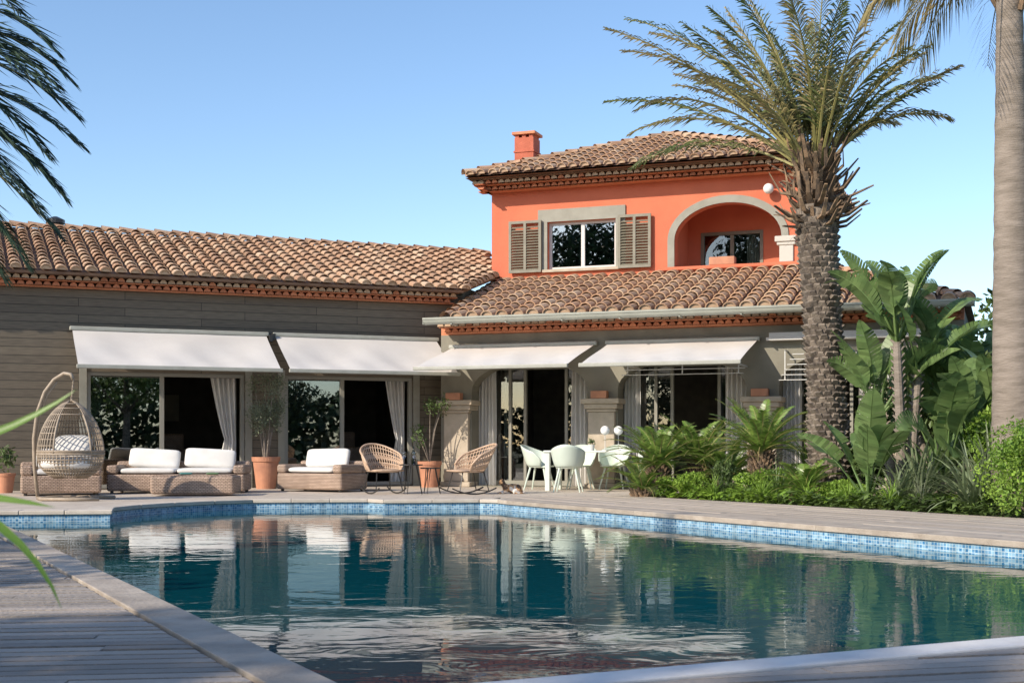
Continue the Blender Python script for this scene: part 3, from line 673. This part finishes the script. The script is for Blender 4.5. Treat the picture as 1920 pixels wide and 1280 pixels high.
# --- strelitzia
def strel(x,y,stems,label,seed,wd=1.0):
    e=thing('bird_of_paradise_plant',label,'plant',x,y)
    mt=MB();ml=MB()
    for (dx,dy,h,k) in stems:
        mt.tube([(dx*.3,dy*.3,0),(dx*.6,dy*.6,h*.5),(dx,dy,h)],[.085,.07,.06],10)
        for j in range(int(h*10)):
            z=.1+j*.1; q=z/h
            for sd in(-1,1): mt.tube([(dx*(.3+.7*q),dy*(.3+.7*q)-.03,z),(dx*(.3+.7*q)+sd*.10,dy*(.3+.7*q),z+.09)],[.035,.012],5)
        for i in range(k):
            az=i*180/1+R.uniform(-45,45)+seed*20;el=R.uniform(38,86);Ls=R.uniform(.35,.75);a=rad(az);ee=rad(el)
            d=V((math.cos(ee)*math.cos(a),math.cos(ee)*math.sin(a),math.sin(ee)));p0=V((dx,dy,h-.05));p1=p0+d*Ls
            mt.tube([p0,p1],[.026,.012],5,1)
            L=R.uniform(.75,1.1);dr=R.uniform(25,90);w=R.uniform(.26,.36)*wd;n=18
            p=p1.copy();S0=V((-math.sin(a),math.cos(a),0));pr=[];tw=R.uniform(-.8,.8)
            for q in range(n+1):
                t=q/n;e2=rad(el-dr*t**1.3);dd_=V((math.cos(e2)*math.cos(a),math.cos(e2)*math.sin(a),math.sin(e2)));pr.append((p.copy(),dd_,broad(t)));p=p+dd_*L/n
            mt.tube([q_[0] for q_ in pr[::2]],[.010-.0008*i_ for i_ in range(len(pr[::2]))],4,1)
            for sd in(-1,1):
                fold=R.uniform(.1,.5)
                for q in range(n):
                    (pa,da,wa),(pb,db,wb)=pr[q],pr[q+1];N=S0.cross(da)*-1
                    S=S0*math.cos(tw)+N*math.sin(tw);N2=S.cross(da)*-1
                    g=R.uniform(.05,.2) if R.random()<.35 else 0
                    if R.random()<.18: fold=R.uniform(-.2,.55)
                    up_=N2*fold+da*.32
                    ea=pa+(S*sd+up_)*wa*w/2*1.2+(pb-pa)*g;eb=pb+(S*sd+up_)*wb*w/2*1.2-(pb-pa)*g
                    ml.add([pa,pb,eb,ea],[(0,1,2,3)],0)
    mt.obj('trunk',[m_smooth,m_banana],e);ml.obj('crown',m_banana,e)
strel(5.72,19.4,[(-.12,0,2.35,12),(.25,.2,1.95,9),(-.3,.3,1.3,9)],'tall bird of paradise plant with split paddle leaves',1)
strel(6.5,20.2,[(0,0,1.7,10),(.4,.1,1.4,9),(-.3,.1,1.0,8)],'bird of paradise clump with split green leaves',2)
strel(7.2,18.6,[(0,0,1.5,9),(.3,.3,1.8,9),(-.4,.1,.9,8)],'bird of paradise clump with split green leaves',4)
strel(5.0,18.7,[(0,0,.1,8)],'low clump of broad paddle leaves under the palm',5,1.1)
strel(5.95,18.3,[(0,0,.4,10),(.4,.2,.8,9)],'low clump of broad paddle leaves in the bed',3)
strel(6.8,19.6,[(0,0,.9,10),(.5,.2,1.2,9)],'dense clump of broad paddle leaves in the bed',6)
# --- strappy plants
def strappy(x,y,n,L,w,mat,label,h=.0,el=(25,85),dr=(20,70),grp=None):
    e=thing('strap_leaf_plant',label,'plant',x,y,0,0,grp)
    mb=MB()
    for i in range(n): blade(mb,(R.uniform(-.1,.1)*L,R.uniform(-.1,.1)*L,h+R.uniform(0,.1)),R.uniform(0,360),R.uniform(*el),L*R.uniform(.7,1.1),w,R.uniform(*dr))
    mb.obj('leaves',mat,e)
for (x,y,n,L) in((5.85,16.9,80,1.0),(6.3,17.4,70,1.1),(5.5,18.0,60,.95),(6.9,17.6,70,1.4),(5.2,17.9,50,.7)):
    strappy(x,y,n,L,.065,m_gray,'clump of narrow grey green strap leaves',.05,(15,85),(10,80),grp='strap leaf plants in the bed')
strappy(4.1,22.0,60,1.0,.035,m_gray,'pale fan leaved plant behind the cycads',.4)
strappy(4.9,21.8,60,1.0,.04,m_lime,'spiky green plant beside the palm trunk',.2)
strappy(5.3,17.2,80,.5,.012,m_olive,'tuft of fine pale ornamental grass')
strappy(3.3,20.9,50,.6,.03,m_gray,'loose grey green tuft among ground plants',.05)
strappy(4.0,20.0,50,.55,.025,m_banana,'loose green tuft among ground plants',.05)
for (x,y) in((4.2,18.9),(4.6,18.2),(3.7,19.7),(3.1,20.6),(5.0,17.6)):
    strappy(x,y,60,.42,.02,m_lime,'low tuft of bright green border grass',0,grp='tufts along the deck edge')
strappy(6.0,18.9,50,1.0,.09,m_banana,'broad pointed green leaves in the bed',.2)
def shrub(x,y,c,r,k,n,size,mat,label,asp=.5,lr=.45):
    e=thing('shrub',label,'shrub',x,y)
    mb=MB()
    for i in range(5): a=i*1.3;mb.tube([(0,0,0),(r[0]*.4*math.cos(a),r[1]*.4*math.sin(a),c*1.0)],[.03,.01],5)
    mb.obj('stem',m_smooth,e)
    mb=MB();lumps(mb,(0,0,c),r,k,n,size,0,asp,lr);mb.obj('foliage',mat,e)
shrub(6.1,15.8,.58,(.62,.55,.58),18,7000,.055,m_lime,'rounded bright green leafy shrub')
shrub(7.6,19.4,1.3,(1.2,1.0,1.3),20,5600,.13,m_shrub,'tall dark green shrub at the garden edge')
shrub(9.0,21.5,1.6,(1.5,1.3,1.6),20,5200,.16,m_shrub,'tall dark green shrub at the garden edge')
shrub(6.9,22.0,1.3,(1.2,.8,1.35),20,5600,.11,m_shrub,'dense green shrub near the house corner')
shrub(8.3,23.4,1.6,(1.4,.9,1.6),20,5200,.14,m_shrub,'dense green shrub near the house corner')
shrub(8.2,17.4,1.0,(1.0,1.0,1.1),16,3600,.12,m_gray,'grey green shrub at the garden edge')
shrub(6.6,18.3,.7,(.6,.5,.7),14,3200,.09,m_lime,'leafy green shrub among the strap plants')
shrub(5.4,20.4,.5,(.5,.4,.5),12,2600,.08,m_shrub,'leafy green shrub behind the palm trunk')
shrub(3.0,21.3,.24,(.55,.35,.24),9,2600,.045,m_lime,'low lime green trailing shrub under the cycads')
shrub(3.8,20.4,.28,(.55,.4,.30),8,2800,.055,m_lime,'low lime green trailing shrub under the cycads')
shrub(3.4,20.9,.30,(.3,.3,.32),7,1400,.07,m_shrub,'low dark green shrub among ground plants')
shrub(4.4,20.6,.3,(.5,.4,.3),12,2600,.05,m_shrub,'low dark green shrub beside the palm trunk')
shrub(2.45,21.75,.18,(.35,.25,.18),8,1500,.04,m_lime,'low lime green trailing shrub under the cycads')
shrub(4.7,19.1,.18,(.5,.4,.18),8,1800,.05,m_lime,'low lime green trailing shrub beside the palm')
mb=MB()
for i in range(9000):
    x=2.1+R.random()*3.6+R.random()**1.5*1.6
    y0=22.1-1.66*(x-2.0);y=y0+.12+R.random()**1.3*3
    if y>23.5: continue
    s_=R.uniform(.03,.08);z=R.uniform(.0,.12+.12*math.sin(x*5)**2);a=R.random()*6.28
    d=V((math.cos(a),math.sin(a),R.uniform(-.3,.8)))*s_;q=V((-math.sin(a),math.cos(a),.3))*s_*.4
    p=V((x,y,z));mb.add([p-d,p+q,p+d,p-q],[(0,1,2,3)],0 if math.sin(x*3.1+y*2.3)+R.uniform(-.5,.5)>-.3 else 1)
o=mb.obj('ground_cover',[m_lime,m_shrub]);tag(o,'low bright green ground cover in the garden bed','ground cover',kind='stuff')
# --- distant and surrounding trees
def tree(x,y,h,r,label,n=5200,size=.22,mat=m_shrub):
    e=thing('tree',label,'tree',x,y)
    mb=MB();mb.tube([(0,0,0),(.1,0,h*.5),(0,.1,h*.8)],[.2,.15,.08],10)
    for i in range(6): a=i*1.05;mb.tube([(0,0,h*.45),(r*.5*math.cos(a),r*.5*math.sin(a),h*.75)],[.08,.03],6)
    mb.obj('trunk',m_bark,e);mb=MB();lumps(mb,(0,0,h*.66),(r,r,h*.36),22,n,size,0,.5,.42);mb.obj('crown',mat,e)
tree(11.5,27,4.3,2.2,'leafy green tree beyond the house corner')
tree(14.5,33,5.0,2.8,'leafy green tree beyond the house corner')
tree(-8.2,-1.0,5.2,2.4,'unseen leafy tree added to shade the timber deck')  # unseen tree, added between sun and left deck to cast shade
tree(-10.2,3.2,5.2,2.2,'unseen leafy tree added to shade the timber deck',7000)  # second out-of-view tree, added to extend the shade over the deck
tree(-4.2,-5.5,5.6,2.8,'broad leafy tree at the garden edge',mat=m_hedge)
tree(10,-6,5.0,3.2,'broad leafy tree at the garden edge',mat=m_shrub)
tree(15,-2,4.2,3.0,'broad leafy tree at the garden edge',mat=m_hedge)
tree(5,-10,6,3.2,'broad leafy tree at the garden edge',mat=m_hedge)
tree(-24,-4,14,4.6,'tall leafy tree added out of view to darken balcony glass',9000,.4,m_hedge)
tree(-16.5,-9,13.5,4.2,'tall leafy tree added out of view to darken balcony glass',9000,.4,m_hedge)  # unseen tree added where the balcony window would otherwise mirror pale sky
tree(-30,4,12,4.6,'tall leafy tree added out of view to darken balcony glass',7000,.4,m_hedge)
tree(-16,-4,5.2,3.4,'broad leafy tree at the garden edge',mat=m_hedge)
tree(19,4,4.2,3.2,'broad leafy tree at the garden edge',mat=m_shrub)
mb=MB()
for i in range(17000):
    a=rad(R.uniform(150,392));rr=R.uniform(23,24.5);x=rr*1.15*math.cos(a);y=4+rr*math.sin(a)*.85;z=R.random()**.8*(3.2+.7*math.sin(a*9)+.5*math.sin(a*23));s_=R.uniform(.3,.55)
    d=V((R.gauss(0,1),R.gauss(0,1),R.gauss(0,1))).normalized();u=d.orthogonal().normalized()
    mb.add([V((x,y,z))-d*s_*.5,V((x,y,z))+u*s_*.35,V((x,y,z))+d*s_*.5,V((x,y,z))-u*s_*.35],[(0,1,2,3)],0)
o=mb.obj('hedge',[m_hedge]);tag(o,'dense green hedge added out of view for the windows to reflect','hedge',kind='stuff')  # unseen hedge, added so the glass mirrors foliage rather than bare ground
# --- near leaves
e=thing('yucca_plant','spiky green yucca beside the timber deck','plant',-1.12,2.1)
mb=MB();mb.tube([(0,0,0),(0.02,0,.4),(0,0,.78)],[.05,.04,.03],10);mb.obj('stem',m_smooth,e)
mb=MB()
blade(mb,(0.0,0,.83),0,4,.46,.034,-34,12,twist=1.15)
blade(mb,(0.0,-.02,.82),2,0,.50,.030,76,12,twist=1.2)
blade(mb,(0.0,.03,.79),-3,2,.40,.034,14,10,twist=1.2)
blade(mb,(0,0,.84),5,42,.36,.018,-8,8,twist=.9)
for i in range(40): blade(mb,(0,0,R.uniform(.7,.84)),R.uniform(75,285),R.uniform(-20,80),R.uniform(.35,.5),.03,R.uniform(0,50),8)
mb.obj('leaves',m_near,e,smooth=True)
# ------------------------------------------------------------------ furniture
def wicker_seat(name,label,cat,x,y,r,w,d,seats,hb=.56):
    e=thing(name,label,cat,x,y,0,r)
    mb=MB();mb.box(-w/2,w/2,-d/2,d/2,.04,.34)
    mb.box(-w/2,-w/2+.2,-d/2-.004,d/2-.15,.3402,.50);mb.box(w/2-.2,w/2,-d/2-.004,d/2-.15,.3402,.50);mb.box(-w/2,w/2,d/2-.149,d/2,.3402,hb)
    mb.obj('frame',m_wick,e,bevel=.045)
    for sx in(-1,1):
        for sy in(-1,1): mb=MB();mb.tube([(sx*(w/2-.08),sy*(d/2-.08),0),(sx*(w/2-.08),sy*(d/2-.08),.05)],.03,8);mb.obj('foot',m_black,e)
    iw=(w-.42)/seats
    for i in range(seats):
        cx=-w/2+.21+iw*(i+.5)
        mb=MB();mb.sell((cx,-.08,.395),iw/2-.005,d/2-.11,.055,.16,.30);mb.obj('seat_cushion',m_cush,e,smooth=True)
        mb=MB();mb.sell((0,0,0),iw/2-.04,.175,.075,.24,.4,M=Matrix.Translation((cx,d/2-.25,.61))@Matrix.Rotation(rad(R.uniform(70,76)),4,'X')@Matrix.Rotation(rad(R.uniform(-4,4)),4,'Z'));mb.obj('back_cushion',m_cush,e,smooth=True)
    return e
wicker_seat('sofa','brown wicker two seat sofa with white cushions','sofa',-5.93,23.85,3,2.4,.9,2)
wicker_seat('armchair','brown wicker armchair with white cushions by hanging chair','armchair',-7.75,22.9,20,1.3,.9,1)
wicker_seat('armchair','wide brown wicker armchair with white back cushion','armchair',-3.5,24.6,-28,1.45,.85,1)
e=thing('coffee_table','low brown wicker coffee table','coffee table',-5.35,22.6,0,2)
mb=MB();mb.box(-.70,.70,-.38,.38,.03,.34);mb.obj('frame',m_wick,e,bevel=.06)
mb=MB();mb.box(-.62,.62,-.30,.30,.3405,.352);mb.obj('top',m_wick,e)
for (dx,label) in((-.15,'small blue folded towel on wicker coffee table'),(.3,'small green folded towel on wicker coffee table')):
    mb=MB();mb.sell((0,0,.02),.11,.07,.02);mb.obj('folded_towel',mk('towel_'+str(dx),(.08,.22,.20) if dx<0 else (.12,.2,.1),None,.9),None,TR(-5.35+dx,22.5,.353,10),smooth=True,top=(label,'towel'))
# hanging egg chair
e=thing('hanging_chair','cane egg shaped hanging chair on curved stand','hanging chair',-6.85,20.7,0,0)
mb=MB()
path=[(-.55,.1,.04),(-.60,.1,.5),(-.61,.1,.95),(-.56,.1,1.35),(-.44,.1,1.68),(-.29,.08,1.87),(-.12,.05,1.97),(.0,.0,1.95),(.04,0,1.87)]
mb.tube(path,.028,10);mb.tube([(p[0]+.04,p[1]+.02,p[2]-.04) for p in path[1:6]],.012,6)
mb.tube([(-.55,.1,.03),(-.3,-.40,.03),(.2,-.45,.03),(.55,-.35,.03)],.028,8);mb.tube([(-.55,.1,.03),(-.3,.5,.03),(.2,.55,.03),(.55,.45,.03)],.028,8);mb.tube([(.1,-.45,.035),(.1,.55,.035)],.02,8)
mb.obj('stand',m_cane,e,smooth=True)
mb=MB();mb.tube([(.04,0,1.89),(.0,0,1.52)],.008,6)
for i in range(7): mb.tube([(.04-.004*i,.012*(-1)**i,1.87-.05*i),(.04-.004*i,-.012*(-1)**i,1.84-.05*i)],.012,5)
mb.obj('chain',m_cane,e)
mb=MB()
def egg(a,t):
    z=.34+1.20*t
    r=.50*(max(0,1-abs((t-.32)/.68)**1.9)**.62 if t>.32 else max(0,1-((.32-t)/.36)**2.2)**.5)
    r=max(r,.03);return (r*math.cos(a),r*math.sin(a)*.92,z)
fa=math.radians(290)
for i in range(52):
    a=2*math.pi*i/52; front=abs(((a-fa+math.pi)%(2*math.pi))-math.pi)<.55
    if front: mb.tube([egg(a,t/20) for t in range(0,7)],.0095,4)
    else: mb.tube([egg(a,t/20) for t in range(0,21)],.0095,4)
for t in(.04,.08,.12,.16,.2,.24,.28,.33,.42,.5,.58,.66,.74,.82,.90,.96):
    cl=t<.34 or t>.8
    if cl: mb.tube([egg(2*math.pi*i/36,t) for i in range(36)],.010,5,closed=True)
    else: mb.tube([egg(fa+.58+(2*math.pi-1.16)*i/30,t) for i in range(31)],.008,5)
mb.tube([egg(fa+.58,.32+.5*i/12) for i in range(13)],.018,6);mb.tube([egg(fa-.58,.32+.5*i/12) for i in range(13)],.018,6)
for tt in (.31,.35): mb.tube([egg(2*math.pi*i/36,tt) for i in range(36)],.018,5,closed=True)
mb.obj('basket',m_cane,e,smooth=True)
mb=MB();mb.sell((0,-.03,.58),.43,.40,.13,.8);mb.obj('cushion',m_cush,e,smooth=True)
mb=MB();mb.sell((0,0,0),.3,.2,.09,.5,.6,M=Matrix.Translation((-.02,.16,.82))@Matrix.Rotation(rad(65),4,'X'));mb.obj('back_cushion',m_cush,e,smooth=True)
def shell(a,t,r0,r1,zb,arm,back,lean,amax):
    b_=(math.cos(a)+1)/2;e_=max(0,min(1,(abs(a)-amax*.72)/(amax*.28)));tp=(arm+(back-arm)*b_**2)*(1-.55*e_*e_)
    r=r0+(r1-r0)*t**.6;return (r*math.sin(a)*1.06,r*math.cos(a)+lean*t*b_**1.5,zb+tp*t)
def rocker(x,y,r,label):
    e=thing('rocking_chair',label,'chair',x,y,0,r,'cane rocking chairs on the terrace')
    mb=MB();am=rad(112);A=(.27,.34,.40,.22,.47,.18,am)
    for i in range(31):
        a=-am+2*am*i/30;mb.tube([shell(a,t/6,*A) for t in range(7)],.009,4)
    for t in(0,.12,.3,.5,.68,.86): mb.tube([shell(-am+2*am*i/30,t,*A) for i in range(31)],.010,5)
    mb.tube([shell(-am+2*am*i/30,1,*A) for i in range(31)],.019,6)
    for i in range(30):
        a=-am+2*am*i/30;b_=-am+2*am*(i+2)/30
        if i<29:
            mb.tube([shell(a,.12,*A),shell(b_,.68,*A)],.006,4);mb.tube([shell(b_,.12,*A),shell(a,.68,*A)],.006,4)
    fx=.27*math.sin(am)*1.06;fy=.27*math.cos(am)
    mb.tube([(-fx,fy,.40),(-fx,-.28,.41),(-.15,-.33,.41),(.15,-.33,.41),(fx,-.28,.41),(fx,fy,.40)],.015,6)
    mb.obj('shell',m_rattan,e,smooth=True)
    mb=MB();mb.sell((0,-.04,.405),.27,.27,.03,.7);mb.obj('seat',m_rattan,e,smooth=True)
    mb=MB()
    for sx in(-1,1):
        mb.tube([(sx*.25,-.42+.84*i/12,.012+.10*((i-6)/6)**2) for i in range(13)],.013,6)
        mb.tube([(sx*.2,-.2,.39),(sx*.25,-.28,.05)],.010,6);mb.tube([(sx*.2,.2,.39),(sx*.25,.28,.05)],.010,6)
    mb.tube([(-.2,-.2,.38),(.2,-.2,.38)],.01,6);mb.tube([(-.2,.2,.38),(.2,.2,.38)],.01,6);mb.tube([(-.25,.28,.06),(.25,.28,.06)],.01,6)
    mb.obj('rocker_base',m_black,e);return e
c1=rocker(-2.25,23.3,28,'woven cane rocking chair with thin black rockers')
copy_thing(c1,-.76,23.1,0,-62)
def side(x,y,h,rr,label):
    e=thing('side_table',label,'side table',x,y,0,15)
    mb=MB();mb.lathe([(.001,h),(rr,h),(rr,h+.02),(.001,h+.02)],n=28);mb.obj('top',m_black,e)
    for i in range(3):
        mb=MB();a=i*2.094;mb.tube([(rr*.5*math.cos(a-.3),rr*.5*math.sin(a-.3),h),(rr*.95*math.cos(a),rr*.95*math.sin(a),.01),(rr*.5*math.cos(a+.3),rr*.5*math.sin(a+.3),h)],.009,6);mb.obj('leg',m_black,e)
side(-1.74,23.0,.50,.20,'small round black metal side table holding wine');side(-1.42,23.25,.44,.18,'low round black metal side table')
mb=MB();mb.lathe([(.001,0),(.038,0),(.038,.19),(.014,.25),(.014,.31),(.001,.31)],n=18);mb.obj('wine_bottle',m_bottle,None,TR(-1.70,23.0,.521),smooth=True,top=('dark green wine bottle on black side table','bottle'))
gg=glassmat('drink_glass',.12,(.95,.95,.95))
for dx,dy in((-.12,-.04),(.06,-.1)):
    mb=MB();mb.lathe([(.001,0),(.035,.002),(.004,.008),(.004,.09),(.03,.12),(.042,.16),(.034,.21)],n=18);mb.obj('wine_glass',gg,None,TR(-1.74+dx,23.0+dy,.521),smooth=True,top=('clear stemmed wine glass on black side table','glass','wine glasses'))
def pot(e,r,h):
    mb=MB();mb.lathe([(.001,0),(r*.68,0),(r*.92,h*.85),(r,h*.86),(r*1.03,h),(r*.88,h),(r*.84,h*.9),(.001,h*.9)],n=32);mb.obj('pot',m_terrapot,e,smooth=False)
e=thing('potted_tree','thin olive tree in large terracotta pot by the doors','potted tree',-4.78,25.9)
pot(e,.27,.62)
mb=MB();tips=[]
for i in range(9):
    a=i*.9;h=R.uniform(1.4,2.15);p=[(0.03*math.cos(a),.03*math.sin(a),.55),(.10*math.cos(a),.1*math.sin(a),1.0),(.26*math.cos(a),.26*math.sin(a),h)];mb.tube(p,[.018,.012,.005],5);tips.append(p[2]);tips.append(((p[1][0]+p[2][0])/2,(p[1][1]+p[2][1])/2,(p[1][2]+p[2][2])/2))
mb.obj('branch',m_smooth,e);mb=MB()
for t in tips: cloud(mb,t,(.22,.22,.26),190,.06,0,.3,.2)
mb.obj('foliage',m_olive,e)
e=thing('potted_plant','sparse leafy plant in terracotta pot beside stone column','potted plant',-1.66,26.9)
pot(e,.24,.52)
mb=MB();mb2=MB()
for i in range(8):
    a=i*.8;t=(.28*math.cos(a),.28*math.sin(a),R.uniform(.95,1.7));mb.tube([(0,0,.48),(t[0]*.4,t[1]*.4,t[2]*.7),t],[.014,.01,.004],5);cloud(mb2,t,(.16,.16,.2),60,.07,0,.4,.2)
mb.obj('branch',m_smooth,e);mb2.obj('foliage',m_shrub,e)
e=thing('potted_plant','small terracotta pot with leafy plant by clad wall','potted plant',-9.0,23.7)
pot(e,.17,.35);mb=MB()
cloud(mb,(0,0,.62),(.22,.22,.26),260,.09,0,.4,.2);mb.obj('foliage',m_shrub,e)
# dining set
DX=.22
e=thing('dining_table','pale green rectangular outdoor dining table','dining table',1.40+DX,24.85,0,-18)
mb=MB();mb.box(-.95,.95,-.45,.45,.715,.75);mb.obj('top',m_tablew,e,bevel=.01)
for sx in(-1,1):
    for sy in(-1,1):
        mb=MB();mb.box(sx*.88-.045,sx*.88+.045,sy*.38-.045,sy*.38+.045,0,.714);mb.obj('leg',m_tablew,e,bevel=.008)
def tub(x,y,r):
    e=thing('dining_chair','pale mint moulded tub chair at dining table','chair',x,y,0,r,'mint tub chairs around the dining table')
    am=rad(118);A=(.20,.29,.44,.24,.42,.07,am)
    mb=MB();mb.grid(lambda u,v:shell(-am+2*am*u,v,*A),30,8);mb.obj('back',m_mint,e,smooth=True,solid=.018)
    mb=MB()
    vs=[(0,-.02,.43)]+[shell(-am+2*am*i/20,0.02,*A) for i in range(21)]+[(.22,-.22,.45),(0,-.25,.45),(-.22,-.22,.45)]
    mb.add(vs,[(0,i,i+1) for i in range(1,24)]+[(0,24,1)]);mb.obj('seat',m_mint,e,solid=.025)
    for sx in(-1,1):
        for sy in(-1,1):
            mb=MB();mb.tube([(sx*.14,sy*.13,.44),(sx*.24,sy*.23,0)],[.022,.012],8);mb.obj('leg',m_mint,e)
    return e
t1=tub(.80+DX,24.15,170)
for (x,y,r) in((.30,25.25,70),(1.10,25.75,-10),(1.75,25.65,-20),(2.38,24.75,-100)):
    copy_thing(t1,x+DX,y,0,r)
for i,(x,y) in enumerate(((1.72,24.65),(1.98,24.8))):
    e=thing('table_lamp','white globe lamp on slim stem on dining table','lamp',x,y,.751,0,'globe lamps on the dining table')
    mb=MB();mb.lathe([(.001,0),(.055,0),(.055,.01),(.007,.015),(.007,.30)],n=16);mb.obj('stem',m_framew,e);mb=MB();mb.sphere((0,0,.37),.085);mb.obj('globe',m_globe,e,smooth=True)
e=thing('potted_plant','tiny potted plant on the dining table','potted plant',1.48,24.85,.751)
mb=MB();mb.lathe([(.001,0),(.05,0),(.065,.11),(.055,.11),(.05,.09),(.001,.09)],n=16);mb.obj('pot',m_framew,e);mb=MB();cloud(mb,(0,0,.16),(.09,.09,.07),140,.04,0,.4,.2);mb.obj('foliage',m_shrub,e)
# ------------------------------------------------------------------ cat
mc,nt,n,b=base('calico_fur');b.inputs['Roughness'].default_value=.9
tc=n.new('ShaderNodeTexCoord');no=n.new('ShaderNodeTexNoise');no.inputs['Scale'].default_value=8;no.inputs['Detail'].default_value=2
cr=n.new('ShaderNodeValToRGB');cr.color_ramp.interpolation='CONSTANT'
e_=cr.color_ramp.elements;e_[0].color=(.10,.065,.045,1);e_[0].position=0;e_[1].position=.41;e_[1].color=(.55,.32,.16,1);q=e_.new(.51);q.color=(.78,.72,.64,1)
nt.links.new(tc.outputs['Object'],no.inputs['Vector']);nt.links.new(no.outputs['Fac'],cr.inputs[0]);nt.links.new(cr.outputs[0],b.inputs['Base Color'])
e=thing('cat','calico cat lying on the terrace with its head up','cat',.0,23.4,0,200)
sk=[((-.10,0,.088),.080,None),((0,0,.095),.080,0),((.11,0,.105),.068,1),((.155,0,.16),.044,2),((.185,0,.205),.050,3),((.228,0,.190),.026,4),((.178,.032,.262),.010,4),((.178,-.032,.262),.010,4),
((.12,.045,.05),.028,2),((.20,.045,.020),.019,8),((.240,.045,.018),.018,9),((.12,-.045,.05),.028,2),((.20,-.045,.020),.019,11),((.240,-.045,.018),.018,12),
((-.09,.06,.06),.050,0),((-.01,.085,.048),.034,14),((-.08,.09,.022),.020,15),((-.0,.095,.018),.017,16),((-.09,-.06,.06),.050,0),((-.01,-.085,.048),.034,18),((-.08,-.09,.022),.020,19),((0,-.095,.018),.017,20),
((-.18,.0,.04),.024,0),((-.20,.09,.018),.016,22),((-.12,.14,.016),.015,23),((-.03,.15,.015),.013,24)]
mb=MB()
for p,r,par in sk:
    mb.sphere(p,r,8)
    if par is not None:
        p0,r0=V(sk[par][0]),sk[par][1];k=5
        if r==.010: r0=.024;p0=V((p[0]+.004,p[1]*.75,.222))
        mb.tube([p0.lerp(V(p),i/k) for i in range(k+1)],[r0+(r-r0)*i/k for i in range(k+1)],12)
o=mb.obj('body',mc,e)
q=o.modifiers.new('r','REMESH');q.mode='VOXEL';q.voxel_size=.008;q.use_smooth_shade=True
q=o.modifiers.new('sm','SMOOTH');q.factor=.5;q.iterations=3
for sy in(-1,1):
    mb=MB();mb.sphere((.226,sy*.022,.214),.007,8);mb.obj('eye',m_bottle,e,smooth=True)
# ------------------------------------------------------------------ light, sky, camera
el=30;S=V((-.76,-.65,0)).normalized()*math.cos(rad(el));S.z=math.sin(rad(el))
ld=bpy.data.lights.new('sun','SUN');ld.energy=5.0;ld.angle=rad(.5);ld.color=(1,.89,.75)
lo=bpy.data.objects.new('sun',ld);COL.objects.link(lo);lo.rotation_euler=(-S).to_track_quat('-Z','Y').to_euler();lo.location=(-20,-20,20)
w=bpy.data.worlds.new('World');scene.world=w;w.use_nodes=True;nt=w.node_tree
sky=nt.nodes.new('ShaderNodeTexSky');sky.sky_type='NISHITA';sky.sun_disc=False;sky.sun_elevation=rad(el);sky.sun_rotation=math.atan2(S.x,S.y)
sky.air_density=.9;sky.dust_density=.6;sky.ozone_density=1.8
hs=nt.nodes.new('ShaderNodeHueSaturation');hs.inputs['Saturation'].default_value=1.06;hs.inputs['Value'].default_value=1.55
bg=nt.nodes['Background'];bg.inputs[1].default_value=.14;nt.links.new(sky.outputs[0],hs.inputs['Color']);nt.links.new(hs.outputs[0],bg.inputs[0])
cd=bpy.data.cameras.new('camera');cam=bpy.data.objects.new('camera',cd);COL.objects.link(cam)
cam.location=(0,0,.87);cam.rotation_euler=(rad(90),0,0);cd.lens=46.875;cd.sensor_width=36;cd.shift_y=.1;cd.clip_end=3000;cd.clip_start=.05
cd.dof.use_dof=True;cd.dof.focus_distance=20;cd.dof.aperture_fstop=9
scene.camera=cam
scene.view_settings.view_transform='Standard';scene.view_settings.look='None';scene.view_settings.exposure=0
